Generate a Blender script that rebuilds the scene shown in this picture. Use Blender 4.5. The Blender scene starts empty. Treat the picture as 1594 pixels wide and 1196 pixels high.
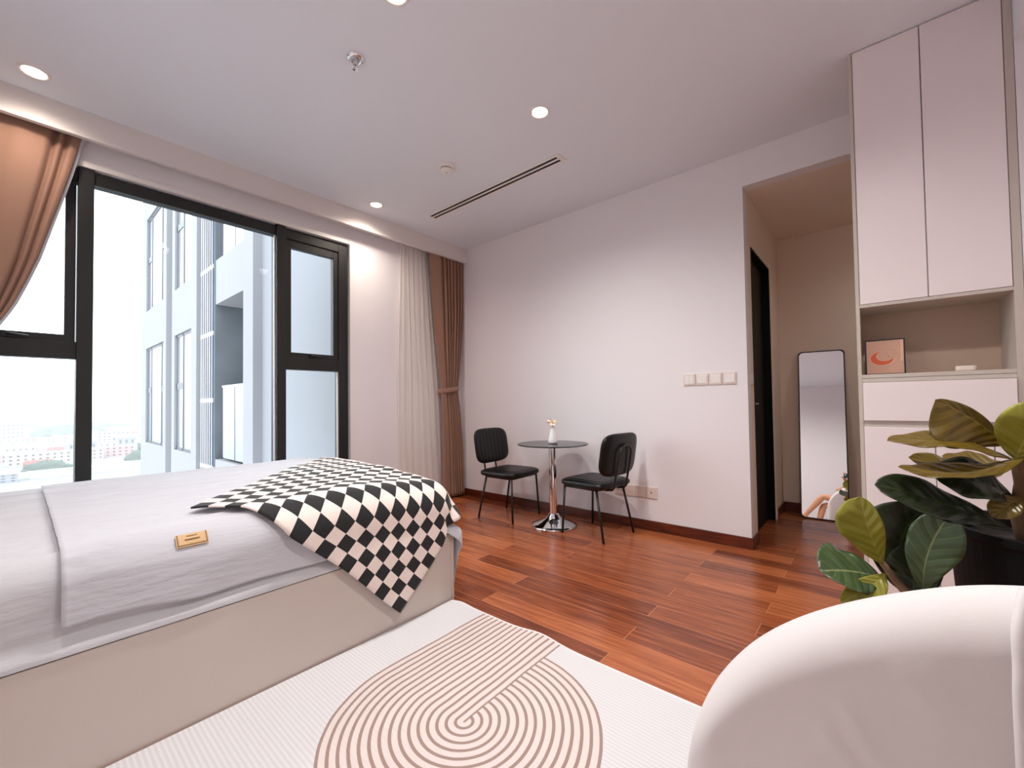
import bpy, bmesh, math, random
from math import sin, cos, pi, radians, sqrt
from mathutils import Vector, Matrix, noise

SC = bpy.context.scene
COL = SC.collection
random.seed(7)

# ------------------------------------------------------------------ camera
CAM_POS = Vector((3.7878, -3.4409, 1.0808))
FWD = Vector((-0.64921, 0.76022, 0.02434)).normalized()
RGT = Vector((0.76015, 0.64960, -0.01374)).normalized()
UPV = RGT.cross(FWD).normalized()
RGT = FWD.cross(UPV).normalized()
cam = bpy.data.cameras.new('camera')
cam.sensor_fit = 'HORIZONTAL'
cam.sensor_width = 36.0
cam.lens = 657.33 / 1594.0 * 36.0
cam.shift_x = 0.0
cam.shift_y = (610.854 - 598.0) / 1594.0
cam.clip_start = 0.02
cam.clip_end = 9000
co = bpy.data.objects.new('camera', cam)
COL.objects.link(co)
co.matrix_world = Matrix(((RGT.x, UPV.x, -FWD.x, CAM_POS.x), (RGT.y, UPV.y, -FWD.y, CAM_POS.y),
                          (RGT.z, UPV.z, -FWD.z, CAM_POS.z), (0, 0, 0, 1)))
SC.camera = co

# ------------------------------------------------------------------ light and exposure
SKY_STRENGTH = 3.0
LAMP_W = 60.0
SC.view_settings.view_transform = 'Standard'
SC.view_settings.look = 'None'
SC.view_settings.gamma = 1.0
SC.view_settings.use_curve_mapping = False
SC.view_settings.exposure = 0.84
SC.cycles.max_bounces = 12
SC.cycles.diffuse_bounces = 6
SC.cycles.glossy_bounces = 6
SC.cycles.transmission_bounces = 8
SC.cycles.transparent_max_bounces = 16
SC.cycles.caustics_reflective = False
SC.cycles.caustics_refractive = False
SC.cycles.sample_clamp_indirect = 6.0

world = bpy.data.worlds.new('overcast_sky')
SC.world = world
world.use_nodes = True
wt = world.node_tree
wt.nodes['Background'].inputs[0].default_value = (0.87, 0.935, 1.0, 1)
wt.nodes['Background'].inputs[1].default_value = SKY_STRENGTH

def portal(y0, y1, z0, z1):
    d = bpy.data.lights.new('window_portal', 'AREA')
    d.shape = 'RECTANGLE'
    d.size = abs(y1 - y0)
    d.size_y = z1 - z0
    d.cycles.is_portal = True
    o = bpy.data.objects.new('window_portal', d)
    COL.objects.link(o)
    o.location = (-0.12, (y0 + y1) / 2, (z0 + z1) / 2)
    o.rotation_euler = (radians(90), 0, radians(-90))
    return o
portal(-3.9, -1.35, 0.05, 2.65)

# ------------------------------------------------------------------ node helpers
def srgb(r, g, b):
    f = lambda c: c / 12.92 if c <= 0.04045 else ((c + 0.055) / 1.055) ** 2.4
    return (f(r / 255.0), f(g / 255.0), f(b / 255.0), 1.0)

MATS = {}
def mat(name, col=(0.8, 0.8, 0.8, 1), rough=0.5, metal=0.0, spec=0.5, coat=0.0, bump=None, var=None, sheen=0.0):
    """Principled material; bump=(scale, strength[, stretch]) and var=(scale, amount) are noise driven."""
    if len(col) == 3:
        col = tuple(col) + (1,)
    m = bpy.data.materials.new(name)
    m.use_nodes = True
    nt = m.node_tree
    b = nt.nodes['Principled BSDF']
    b.inputs['Base Color'].default_value = col
    b.inputs['Roughness'].default_value = rough
    b.inputs['Metallic'].default_value = metal
    b.inputs['Specular IOR Level'].default_value = spec
    b.inputs['Coat Weight'].default_value = coat
    b.inputs['Sheen Weight'].default_value = sheen
    if bump or var:
        tc = nt.nodes.new('ShaderNodeTexCoord')
    if bump:
        mp = nt.nodes.new('ShaderNodeMapping')
        mp.inputs['Scale'].default_value = bump[2] if len(bump) > 2 else (1, 1, 1)
        n = nt.nodes.new('ShaderNodeTexNoise')
        n.inputs['Scale'].default_value = bump[0]
        n.inputs['Detail'].default_value = 4
        bp = nt.nodes.new('ShaderNodeBump')
        bp.inputs['Strength'].default_value = bump[1]
        bp.inputs['Distance'].default_value = 0.01
        nt.links.new(tc.outputs['Object'], mp.inputs[0])
        nt.links.new(mp.outputs[0], n.inputs['Vector'])
        nt.links.new(n.outputs[0], bp.inputs['Height'])
        nt.links.new(bp.outputs[0], b.inputs['Normal'])
    if var:
        n2 = nt.nodes.new('ShaderNodeTexNoise')
        n2.inputs['Scale'].default_value = var[0]
        n2.inputs['Detail'].default_value = 3
        mx = nt.nodes.new('ShaderNodeMixRGB')
        mx.inputs[1].default_value = tuple(min(1, c * (1 + var[1])) for c in col[:3]) + (1,)
        mx.inputs[2].default_value = tuple(c * (1 - var[1]) for c in col[:3]) + (1,)
        nt.links.new(tc.outputs['Object'], n2.inputs['Vector'])
        nt.links.new(n2.outputs[0], mx.inputs[0])
        nt.links.new(mx.outputs[0], b.inputs['Base Color'])
    MATS[name] = m
    return m

class NG:
    """tiny expression builder on a node tree"""
    def __init__(s, nt):
        s.nt = nt
    def m(s, op, a, b=0.0, c=None):
        n = s.nt.nodes.new('ShaderNodeMath')
        n.operation = op
        for i, v in enumerate((a, b) if c is None else (a, b, c)):
            if isinstance(v, (int, float)):
                n.inputs[i].default_value = v
            else:
                s.nt.links.new(v, n.inputs[i])
        return n.outputs[0]
    def mix(s, f, a, b):
        n = s.nt.nodes.new('ShaderNodeMixRGB')
        for i, v in enumerate((f, a, b)):
            if isinstance(v, (int, float)):
                n.inputs[i].default_value = v
            elif isinstance(v, tuple):
                n.inputs[i].default_value = v
            else:
                s.nt.links.new(v, n.inputs[i])
        return n.outputs[0]
    def xyz(s, coord='Object'):
        t = s.nt.nodes.new('ShaderNodeTexCoord')
        x = s.nt.nodes.new('ShaderNodeSeparateXYZ')
        s.nt.links.new(t.outputs[coord], x.inputs[0])
        return x.outputs[0], x.outputs[1], x.outputs[2], t.outputs[coord]
    def noise(s, vec, scale, detail=3, stretch=(1, 1, 1)):
        mp = s.nt.nodes.new('ShaderNodeMapping')
        mp.inputs['Scale'].default_value = stretch
        n = s.nt.nodes.new('ShaderNodeTexNoise')
        n.inputs['Scale'].default_value = scale
        n.inputs['Detail'].default_value = detail
        s.nt.links.new(vec, mp.inputs[0])
        s.nt.links.new(mp.outputs[0], n.inputs['Vector'])
        return n.outputs[0]
    def bump(s, h, strength, dist=0.01):
        n = s.nt.nodes.new('ShaderNodeBump')
        n.inputs['Strength'].default_value = strength
        n.inputs['Distance'].default_value = dist
        s.nt.links.new(h, n.inputs['Height'])
        return n.outputs[0]

# ------------------------------------------------------------------ plain materials
mat('wall_paint', srgb(237, 234, 237), 0.75, spec=0.25, bump=(60, 0.02))
mat('ceiling_paint', srgb(233, 237, 244), 0.85, spec=0.2)
mat('niche_paint', srgb(240, 224, 208), 0.8, spec=0.2)
mat('pelmet_paint', srgb(226, 220, 216), 0.7, spec=0.25)
mat('window_metal', srgb(40, 40, 39), 0.45, metal=0.3)
mat('black_gasket', (0.01, 0.01, 0.01), 0.6)
mat('black_metal', (0.008, 0.008, 0.009), 0.4)
mat('chrome', (0.86, 0.86, 0.87), 0.06, metal=1.0)
mat('steel', (0.5, 0.5, 0.5), 0.25, metal=1.0)
mat('black_leather', (0.004, 0.004, 0.004), 0.34, spec=0.35, bump=(220, 0.08))
mat('white_plastic', srgb(238, 234, 230), 0.4)
mat('cream_plastic', srgb(226, 212, 204), 0.4)
mat('dark_hole', (0.01, 0.008, 0.008), 0.7)
mat('bed_board', srgb(205, 194, 185), 0.5, bump=(300, 0.03))
mat('mattress_fabric', srgb(200, 200, 205), 0.85, bump=(38, 0.35, (1, .22, 1)), sheen=0.2)
mat('sheet_fabric', srgb(200, 201, 208), 0.9, bump=(38, 0.4, (1, .22, 1)), sheen=0.2)
mat('tag_tan', srgb(214, 178, 132), 0.7)
mat('tag_brown', srgb(120, 84, 52), 0.7)
mat('curtain_brown', srgb(158, 121, 101), 0.8, bump=(350, 0.08, (1, 1, .3)), sheen=0.15)
mat('cabinet_white', srgb(240, 230, 230), 0.35, spec=0.4)
mat('cabinet_grey', srgb(198, 188, 178), 0.5, bump=(120, 0.03))
mat('cabinet_inner', srgb(196, 172, 152), 0.6, bump=(90, 0.05), var=(14, 0.05))
mat('door_black', (0.003, 0.003, 0.003), 0.5, spec=0.2)
mat('bark', srgb(116, 88, 62), 0.85, bump=(40, 0.6, (1, 1, .3)), var=(20, .3))
mat('soil', (0.012, 0.009, 0.007), 0.95, bump=(60, 0.8))
mat('pot_black', (0.003, 0.003, 0.003), 0.6, spec=0.15)
mat('boucle_white', srgb(214, 209, 208), 0.9, bump=(900, 0.10), sheen=0.3)
mat('ceramic_white', srgb(240, 236, 238), 0.25, coat=0.3)
mat('petal', srgb(250, 232, 206), 0.6)
mat('petal_yellow', srgb(236, 186, 92), 0.6)
mat('twig', srgb(110, 96, 80), 0.8)
mat('skin', srgb(206, 148, 112), 0.5, var=(8, 0.06))
mat('hair', (0.015, 0.010, 0.008), 0.4)
mat('dress_white', srgb(235, 232, 230), 0.8, bump=(200, 0.05))
mat('lip', srgb(170, 84, 78), 0.5)
mat('phone_black', (0.01, 0.01, 0.012), 0.15)
mat('mirror_glass', (0.93, 0.93, 0.93), 0.0, metal=1.0)
mat('print_paper', srgb(222, 176, 152), 0.6, var=(20, 0.04))
mat('print_orange', srgb(226, 104, 62), 0.6)
mat('print_brown', srgb(150, 104, 78), 0.6)
mat('print_pale', srgb(242, 192, 168), 0.6)
mat('box_white', srgb(240, 226, 214), 0.4)
# outside
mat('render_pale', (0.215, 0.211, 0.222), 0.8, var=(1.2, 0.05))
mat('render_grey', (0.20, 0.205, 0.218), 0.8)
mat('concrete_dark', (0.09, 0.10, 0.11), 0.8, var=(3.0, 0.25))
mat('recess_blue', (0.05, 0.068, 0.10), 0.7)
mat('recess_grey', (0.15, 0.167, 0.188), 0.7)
mat('white_tube', (0.42, 0.43, 0.46), 0.5)
mat('alu_dark', (0.10, 0.105, 0.115), 0.5)
mat('facade_glass', (0.62, 0.66, 0.72), 0.02, metal=0.85)
mat('city_ground', (0.15, 0.15, 0.145), 0.95, var=(0.02, 0.3))
mat('leaf_far', (0.035, 0.06, 0.035), 0.9, var=(0.12, 0.35))
mat('city_white', (0.401, 0.389, 0.376), 0.9)
mat('city_grey', (0.224, 0.224, 0.236), 0.9)
mat('city_cream', (0.401, 0.342, 0.258), 0.9)
mat('city_ochre', (0.401, 0.283, 0.154), 0.9)
mat('city_red', (0.186, 0.043, 0.031), 0.9)
mat('city_rose', (0.353, 0.213, 0.188), 0.9)
mat('city_window', (0.03, 0.035, 0.045), 0.4)
mat('crane_yellow', (0.18, 0.15, 0.10), 0.8)

def glass_mat(name, tint=(1, 1, 1, 1), spec=0.04, rough=0.0, refl=1.0):
    m = bpy.data.materials.new(name)
    m.use_nodes = True
    nt = m.node_tree
    for n in list(nt.nodes):
        if n.type != 'OUTPUT_MATERIAL':
            nt.nodes.remove(n)
    out = [n for n in nt.nodes if n.type == 'OUTPUT_MATERIAL'][0]
    tr = nt.nodes.new('ShaderNodeBsdfTransparent')
    tr.inputs[0].default_value = tint
    gl = nt.nodes.new('ShaderNodeBsdfGlossy')
    gl.inputs['Roughness'].default_value = rough
    gl.inputs['Color'].default_value = (refl, refl, refl, 1)
    fr = nt.nodes.new('ShaderNodeLayerWeight')
    fr.inputs['Blend'].default_value = 0.12
    mx = nt.nodes.new('ShaderNodeMixShader')
    nt.links.new(fr.outputs['Fresnel'], mx.inputs[0])
    nt.links.new(tr.outputs[0], mx.inputs[1])
    nt.links.new(gl.outputs[0], mx.inputs[2])
    nt.links.new(mx.outputs[0], out.inputs[0])
    MATS[name] = m
    return m
glass_mat('window_glass', (0.97, 0.985, 0.99, 1))
glass_mat('smoked_glass', (0.28, 0.29, 0.32, 1))
glass_mat('balustrade_glass', (0.55, 0.62, 0.64, 1))

def emit_mat(name, col, strength):
    m = bpy.data.materials.new(name)
    m.use_nodes = True
    b = m.node_tree.nodes['Principled BSDF']
    b.inputs['Base Color'].default_value = (0.8, 0.8, 0.8, 1)
    b.inputs['Emission Color'].default_value = col
    b.inputs['Emission Strength'].default_value = strength
    MATS[name] = m
emit_mat('lamp_lens', (1.0, 0.86, 0.70, 1), 9.0)

def sheer_mat():
    m = mat('sheer_voile', srgb(250, 247, 243), 0.9)
    nt = m.node_tree
    b = nt.nodes['Principled BSDF']
    out = [n for n in nt.nodes if n.type == 'OUTPUT_MATERIAL'][0]
    tl = nt.nodes.new('ShaderNodeBsdfTranslucent')
    tl.inputs[0].default_value = srgb(250, 246, 240)
    tp = nt.nodes.new('ShaderNodeBsdfTransparent')
    m1 = nt.nodes.new('ShaderNodeMixShader')
    m1.inputs[0].default_value = 0.5
    nt.links.new(b.outputs[0], m1.inputs[1])
    nt.links.new(tl.outputs[0], m1.inputs[2])
    m2 = nt.nodes.new('ShaderNodeMixShader')
    m2.inputs[0].default_value = 0.28
    nt.links.new(m1.outputs[0], m2.inputs[1])
    nt.links.new(tp.outputs[0], m2.inputs[2])
    nt.links.new(m2.outputs[0], out.inputs[0])
sheer_mat()

def floor_mat():
    m = bpy.data.materials.new('wood_floor')
    m.use_nodes = True
    nt = m.node_tree
    g = NG(nt)
    b = nt.nodes['Principled BSDF']
    x, y, z, vec = g.xyz()
    mp = nt.nodes.new('ShaderNodeMapping')
    mp.inputs['Location'].default_value = (0.31, 0.019, 0)
    nt.links.new(vec, mp.inputs[0])
    br = nt.nodes.new('ShaderNodeTexBrick')
    br.offset = 0.37
    br.offset_frequency = 2
    br.squash = 1.0
    br.inputs['Color1'].default_value = (0, 0, 0, 1)
    br.inputs['Color2'].default_value = (1, 1, 1, 1)
    br.inputs['Mortar'].default_value = (0.5, 0.5, 0.5, 1)
    br.inputs['Scale'].default_value = 1.0
    br.inputs['Mortar Size'].default_value = 0.0016
    br.inputs['Mortar Smooth'].default_value = 0.2
    br.inputs['Bias'].default_value = 0.0
    br.inputs['Brick Width'].default_value = 1.22
    br.inputs['Row Height'].default_value = 0.1355
    nt.links.new(mp.outputs[0], br.inputs['Vector'])
    # each plank shifts the grain
    off = nt.nodes.new('ShaderNodeVectorMath')
    off.operation = 'MULTIPLY_ADD'
    off.inputs[1].default_value = (7.0, 3.0, 5.0)
    nt.links.new(br.outputs['Color'], off.inputs[0])
    nt.links.new(vec, off.inputs[2])
    g1 = g.noise(off.outputs[0], 9.0, 6, (0.35, 6.0, 1))
    g2 = g.noise(off.outputs[0], 26.0, 4, (0.25, 5.0, 1))
    g3 = g.noise(vec, 1.3, 2, (0.6, 1, 1))
    cr = nt.nodes.new('ShaderNodeValToRGB')
    e = cr.color_ramp.elements
    e[0].position = 0.28
    e[0].color = srgb(98, 45, 24)
    e[1].position = 0.72
    e[1].color = srgb(188, 110, 66)
    el = cr.color_ramp.elements.new(0.5)
    el.color = srgb(148, 78, 44)
    plank = g.m('MULTIPLY', br.outputs['Color'], 0.30)
    v = g.m('ADD', g.m('MULTIPLY', g1, 0.55), g.m('MULTIPLY', g2, 0.30))
    v = g.m('ADD', v, plank)
    v = g.m('SUBTRACT', g.m('ADD', v, g.m('MULTIPLY', g3, 0.2)), 0.17)
    nt.links.new(v, cr.inputs[0])
    seam = g.mix(br.outputs['Fac'], cr.outputs[0], srgb(196, 126, 84))  # glint of the glossy plank bevels painted in as a lighter seam colour
    nt.links.new(seam, b.inputs['Base Color'])
    rg = g.m('ADD', g.m('MULTIPLY', g2, 0.16), 0.16)
    nt.links.new(rg, b.inputs['Roughness'])
    b.inputs['Specular IOR Level'].default_value = 0.5
    h = g.m('SUBTRACT', g.m('MULTIPLY', g1, 0.25), br.outputs['Fac'])
    nt.links.new(g.bump(h, 0.12, 0.004), b.inputs['Normal'])
    MATS['wood_floor'] = m
floor_mat()

def base_mat():
    m = bpy.data.materials.new('wood_skirting')
    m.use_nodes = True
    nt = m.node_tree
    g = NG(nt)
    b = nt.nodes['Principled BSDF']
    x, y, z, vec = g.xyz()
    n = g.noise(vec, 12, 5, (0.5, 0.5, 6))
    cr = nt.nodes.new('ShaderNodeValToRGB')
    e = cr.color_ramp.elements
    e[0].position = 0.3
    e[0].color = srgb(58, 22, 12)
    e[1].position = 0.75
    e[1].color = srgb(118, 50, 26)
    nt.links.new(n, cr.inputs[0])
    nt.links.new(cr.outputs[0], b.inputs['Base Color'])
    b.inputs['Roughness'].default_value = 0.3
    MATS['wood_skirting'] = m
base_mat()

def rug_mat():
    m = bpy.data.materials.new('rug_print')
    m.use_nodes = True
    nt = m.node_tree
    g = NG(nt)
    b = nt.nodes['Principled BSDF']
    x, y, z, vec = g.xyz()
    cx, cy, pitch, rmax = 2.714, -2.456, 0.0303, 0.458
    wob = g.m('MULTIPLY', g.m('SUBTRACT', g.noise(vec, 5, 2), 0.5), 0.012)
    dx = g.m('ADD', g.m('SUBTRACT', x, cx), wob)
    dy = g.m('SUBTRACT', y, cy)
    r = g.m('SQRT', g.m('ADD', g.m('MULTIPLY', dx, dx), g.m('MULTIPLY', dy, dy)))
    left = g.m('LESS_THAN', dx, 0.004)
    above = g.m('GREATER_THAN', dy, 0.0)
    lines = g.m('MULTIPLY', left, above)
    adx = g.m('ABSOLUTE', dx)
    dist = g.m('ADD', g.m('MULTIPLY', lines, adx), g.m('MULTIPLY', g.m('SUBTRACT', 1.0, lines), r))
    inside = g.m('LESS_THAN', dist, rmax)
    fr = g.m('FRACT', g.m('ADD', g.m('DIVIDE', dist, pitch), 0.22))
    ring = g.m('MULTIPLY', g.m('LESS_THAN', fr, 0.36), inside)
    rib = g.m('MULTIPLY', g.m('ADD', g.m('SINE', g.m('MULTIPLY', y, 2 * pi / 0.0145)), 1.0), 0.5)
    base = g.mix(rib, srgb(206, 205, 207), srgb(218, 217, 219))
    pink = g.mix(inside, base, srgb(218, 206, 202))
    colr = g.mix(ring, pink, srgb(156, 133, 124))
    nt.links.new(colr, b.inputs['Base Color'])
    b.inputs['Roughness'].default_value = 0.85
    nt.links.new(g.bump(rib, 0.25, 0.004), b.inputs['Normal'])
    MATS['rug_print'] = m
rug_mat()
mat('rug_edge', srgb(232, 228, 228), 0.85)

def check_mat():
    m = bpy.data.materials.new('check_blanket')
    m.use_nodes = True
    nt = m.node_tree
    b = nt.nodes['Principled BSDF']
    t = nt.nodes.new('ShaderNodeTexCoord')
    ck = nt.nodes.new('ShaderNodeTexChecker')
    ck.inputs['Scale'].default_value = 1.0
    ck.inputs['Color1'].default_value = (0.010, 0.010, 0.011, 1)
    ck.inputs['Color2'].default_value = srgb(240, 226, 218)
    nt.links.new(t.outputs['UV'], ck.inputs['Vector'])
    nt.links.new(ck.outputs['Color'], b.inputs['Base Color'])
    b.inputs['Roughness'].default_value = 0.85
    b.inputs['Sheen Weight'].default_value = 0.1
    g = NG(nt)
    x, y, z, vec = g.xyz()
    nt.links.new(g.bump(g.noise(vec, 320, 3), 0.25, 0.004), b.inputs['Normal'])
    MATS['check_blanket'] = m
check_mat()

def leaf_mat(name, face, vein, back):
    m = bpy.data.materials.new(name)
    m.use_nodes = True
    nt = m.node_tree
    g = NG(nt)
    b = nt.nodes['Principled BSDF']
    u, v, w, vec = g.xyz('UV')
    s = g.m('ABSOLUTE', g.m('SUBTRACT', v, 0.5))            # 0 on the midrib, .5 at the edge
    mid = g.m('LESS_THAN', s, 0.018)
    fr = g.m('FRACT', g.m('MULTIPLY', g.m('SUBTRACT', u, g.m('MULTIPLY', s, 0.42)), 7.0))
    side = g.m('MULTIPLY', g.m('LESS_THAN', g.m('ABSOLUTE', g.m('SUBTRACT', fr, 0.5)), 0.03), 0.5)
    veins = g.m('MAXIMUM', mid, side)
    geo = nt.nodes.new('ShaderNodeNewGeometry')
    x, y, z, ov = g.xyz('Object')
    nz = g.noise(ov, 14, 4)
    base = g.mix(nz, face, tuple(c * 1.5 for c in face[:3]) + (1,))
    base = g.mix(geo.outputs['Backfacing'], base, back)
    colr = g.mix(g.m('MULTIPLY', veins, 0.6), base, vein)
    nt.links.new(colr, b.inputs['Base Color'])
    b.inputs['Roughness'].default_value = 0.34
    hh = g.m('ADD', g.m('MULTIPLY', g.m('ABSOLUTE', g.m('SUBTRACT', fr, 0.5)), 1.0), g.m('MULTIPLY', nz, 0.7))
    nt.links.new(g.bump(hh, 0.35, 0.010), b.inputs['Normal'])
    MATS[name] = m
leaf_mat('leaf_olive', srgb(88, 70, 14), srgb(132, 112, 44), srgb(104, 76, 18))
leaf_mat('leaf_green', srgb(56, 74, 44), srgb(150, 156, 104), srgb(98, 92, 34))
leaf_mat('leaf_dark', srgb(24, 34, 12), srgb(66, 80, 40), srgb(40, 44, 14))
leaf_mat('leaf_light', srgb(126, 124, 40), srgb(176, 170, 92), srgb(122, 112, 30))

# ------------------------------------------------------------------ mesh builder
class MB:
    def __init__(s):
        s.v = []
        s.f = []
        s.uv = {}
        s.mi = []
    def add(s, vs, fs, mi=0):
        o = len(s.v)
        s.v += [Vector(p) for p in vs]
        for f in fs:
            s.f.append(tuple(i + o for i in f))
            s.mi.append(mi)
        return s
    def box(s, x0, x1, y0, y1, z0, z1, mi=0):
        x0, x1 = min(x0, x1), max(x0, x1)
        y0, y1 = min(y0, y1), max(y0, y1)
        z0, z1 = min(z0, z1), max(z0, z1)
        vs = [(x0, y0, z0), (x1, y0, z0), (x1, y1, z0), (x0, y1, z0), (x0, y0, z1), (x1, y0, z1), (x1, y1, z1), (x0, y1, z1)]
        return s.add(vs, [(0, 3, 2, 1), (4, 5, 6, 7), (0, 1, 5, 4), (1, 2, 6, 5), (2, 3, 7, 6), (3, 0, 4, 7)], mi)
    def tube(s, path, r, n=10, closed=False, caps=True, mi=0):
        path = [Vector(p) for p in path]
        rs = r if isinstance(r, (list, tuple)) else [r] * len(path)
        N = len(path)
        vs = []
        t0 = (path[1] - path[0]).normalized()
        a = Vector((0, 0, 1)) if abs(t0.z) < 0.9 else Vector((1, 0, 0))
        u = t0.cross(a).normalized()
        for i, p in enumerate(path):
            if closed:
                t = (path[(i + 1) % N] - path[i - 1]).normalized()
            else:
                t = (path[min(i + 1, N - 1)] - path[max(i - 1, 0)]).normalized()
            u = (u - t * u.dot(t)).normalized()
            w = t.cross(u)
            for k in range(n):
                an = 2 * pi * k / n
                vs.append(p + (u * cos(an) + w * sin(an)) * rs[i])
        fs = []
        for i in range(N if closed else N - 1):
            j = (i + 1) % N
            for k in range(n):
                l = (k + 1) % n
                fs.append((i * n + k, i * n + l, j * n + l, j * n + k))
        if caps and not closed:
            fs.append(tuple(reversed(range(n))))
            fs.append(tuple((N - 1) * n + k for k in range(n)))
        return s.add(vs, fs, mi)
    def lathe(s, prof, cx=0, cy=0, n=40, mi=0):
        """prof: list of (r, z) bottom to top or any order"""
        vs = []
        fs = []
        rows = []
        for r, z in prof:
            if r < 1e-6:
                rows.append([len(vs)])
                vs.append((cx, cy, z))
            else:
                rows.append(list(range(len(vs), len(vs) + n)))
                vs += [(cx + r * cos(2 * pi * k / n), cy + r * sin(2 * pi * k / n), z) for k in range(n)]
        for a, b in zip(rows, rows[1:]):
            for k in range(n):
                l = (k + 1) % n
                if len(a) == 1 and len(b) == 1:
                    continue
                if len(a) == 1:
                    fs.append((a[0], b[l], b[k]))
                elif len(b) == 1:
                    fs.append((a[k], a[l], b[0]))
                else:
                    fs.append((a[k], a[l], b[l], b[k]))
        return s.add(vs, fs, mi)
    def prism(s, pts, fn, mi=0):
        """pts: 2D outline (ccw); fn(p, side) -> 3D for side 0/1"""
        n = len(pts)
        vs = [fn(p, 0) for p in pts] + [fn(p, 1) for p in pts]
        fs = [tuple(reversed(range(n))), tuple(range(n, 2 * n))]
        fs += [(i, (i + 1) % n, n + (i + 1) % n, n + i) for i in range(n)]
        return s.add(vs, fs, mi)
    def grid(s, fn, nu, nv, uvfn=None, wrap_u=False, mi=0, flip=False):
        o = len(s.v)
        U = nu if wrap_u else nu + 1
        for i in range(U):
            for j in range(nv + 1):
                s.v.append(Vector(fn(i / nu, j / nv)))
                if uvfn:
                    s.uv[o + i * (nv + 1) + j] = uvfn(i / nu, j / nv)
        for i in range(nu):
            i2 = (i + 1) % U
            for j in range(nv):
                q = (o + i * (nv + 1) + j, o + i2 * (nv + 1) + j, o + i2 * (nv + 1) + j + 1, o + i * (nv + 1) + j + 1)
                s.f.append(tuple(reversed(q)) if flip else q)
                s.mi.append(mi)
        return s
    def xf(s, M, start=0):
        for i in range(start, len(s.v)):
            s.v[i] = M @ s.v[i]
        return s
    def build(s, name, material, parent=None, smooth=False, bevel=0.0, seg=2, origin=None, local=False, weld=False, fixn=True):
        me = bpy.data.meshes.new(name)
        if origin is None:
            if parent is not None:
                org = Vector((0, 0, 0)) if local else world_loc(parent)
            else:
                xs = [p.x for p in s.v]
                ys = [p.y for p in s.v]
                zs = [p.z for p in s.v]
                org = Vector(((min(xs) + max(xs)) / 2, (min(ys) + max(ys)) / 2, min(zs)))
        else:
            org = Vector(origin)
        me.from_pydata([tuple(p - org) for p in s.v], [], s.f)
        mats = material if isinstance(material, (list, tuple)) else [material]
        for k in mats:
            me.materials.append(MATS[k])
        if len(mats) > 1:
            for p, k in zip(me.polygons, s.mi):
                p.material_index = k
        if s.uv:
            ul = me.uv_layers.new(name='UVMap')
            for lp in me.loops:
                ul.data[lp.index].uv = s.uv.get(lp.vertex_index, (0, 0))
        if weld or fixn:
            bm = bmesh.new()
            bm.from_mesh(me)
            if weld:
                bmesh.ops.remove_doubles(bm, verts=bm.verts, dist=1e-5)
            if fixn:
                bmesh.ops.recalc_face_normals(bm, faces=bm.faces)
            bm.to_mesh(me)
            bm.free()
        me.update()
        if smooth:
            me.shade_smooth()
        o = bpy.data.objects.new(name, me)
        COL.objects.link(o)
        if parent is not None:
            o.parent = parent
            if not local:
                o.location = (0, 0, 0)
        else:
            o.location = org
        if bevel:
            md = o.modifiers.new('bevel', 'BEVEL')
            md.width = bevel
            md.segments = seg
            md.limit_method = 'ANGLE'
            md.angle_limit = radians(40)
            if smooth:
                md.harden_normals = False
        return o

def world_loc(o):
    p = Vector(o.location)
    while o.parent is not None:
        o = o.parent
        p = p + Vector(o.location)
    return p

def tag(o, label=None, cat=None, group=None, kind=None):
    if label:
        o['label'] = label
    if cat:
        o['category'] = cat
    if group:
        o['group'] = group
    if kind:
        o['kind'] = kind
    return o

def thing(name, loc, label, cat, group=None):
    o = bpy.data.objects.new(name, None)
    COL.objects.link(o)
    o.location = loc
    o.empty_display_size = 0.05
    return tag(o, label, cat, group)

def struct(o, label, cat):
    return tag(o, label, cat, None, 'structure')

def copy_tree(o, parent=None):
    c = o.copy()
    COL.objects.link(c)
    if parent is not None:
        c.parent = parent
    for ch in [k for k in bpy.data.objects if k.parent is o]:
        copy_tree(ch, c)
    return c

def subsurf(o, lv=2):
    m = o.modifiers.new('subsurf', 'SUBSURF')
    m.levels = lv
    m.render_levels = lv
    return o

def solid(o, th, off=0.0):
    m = o.modifiers.new('solidify', 'SOLIDIFY')
    m.thickness = th
    m.offset = off
    return o

def smooth01(t):
    t = max(0.0, min(1.0, t))
    return t * t * (3 - 2 * t)
# ------------------------------------------------------------------ the setting
H = 2.9
XO, YB, ZN = 3.10, 1.43, 2.645          # opening edge, depth and ceiling of the niche
XR, YBK = 5.30, -3.98                   # right wall, wall behind the bed head
YC = -0.60                              # cabinet front / wall beside it

fl = MB().box(-0.02, XR + .1, YBK - .1, YB + .1, -0.12, 0.0)
struct(fl.build('floor', 'wood_floor', origin=(0, 0, 0)), 'glossy reddish brown timber plank floor of the room', 'floor')
struct(MB().box(-0.25, XR + .1, YBK - .1, 0.0, H, H + .12).build('ceiling', 'ceiling_paint'), 'flat white ceiling with round downlights and a slot vent', 'ceiling')
struct(MB().box(4.301, XR + .1, YBK - .1, -0.001, ZN, ZN + .28).build('ceiling_corridor', 'ceiling_paint'), 'lower ceiling step at the top right, beside the cabinet', 'ceiling')
struct(MB().box(XO, XR + .1, 0.101, YB + .1, ZN, ZN + .28).build('ceiling_niche', 'niche_paint'), 'low ceiling of the shaded niche behind the far wall', 'ceiling')

# far wall with the table in front of it, solid up to the niche edge, and the header above the niche
struct(MB().box(-0.2, XO, 0.0, 0.10, -0.05, H + .05).build('wall_far', 'wall_paint'), 'large plain white wall behind the round table', 'wall')
struct(MB().box(XO + .0005, XR, 0.0, 0.1005, ZN - .0005, H + .05).build('wall_header', 'wall_paint'), 'white wall strip above the niche opening', 'wall')
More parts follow.
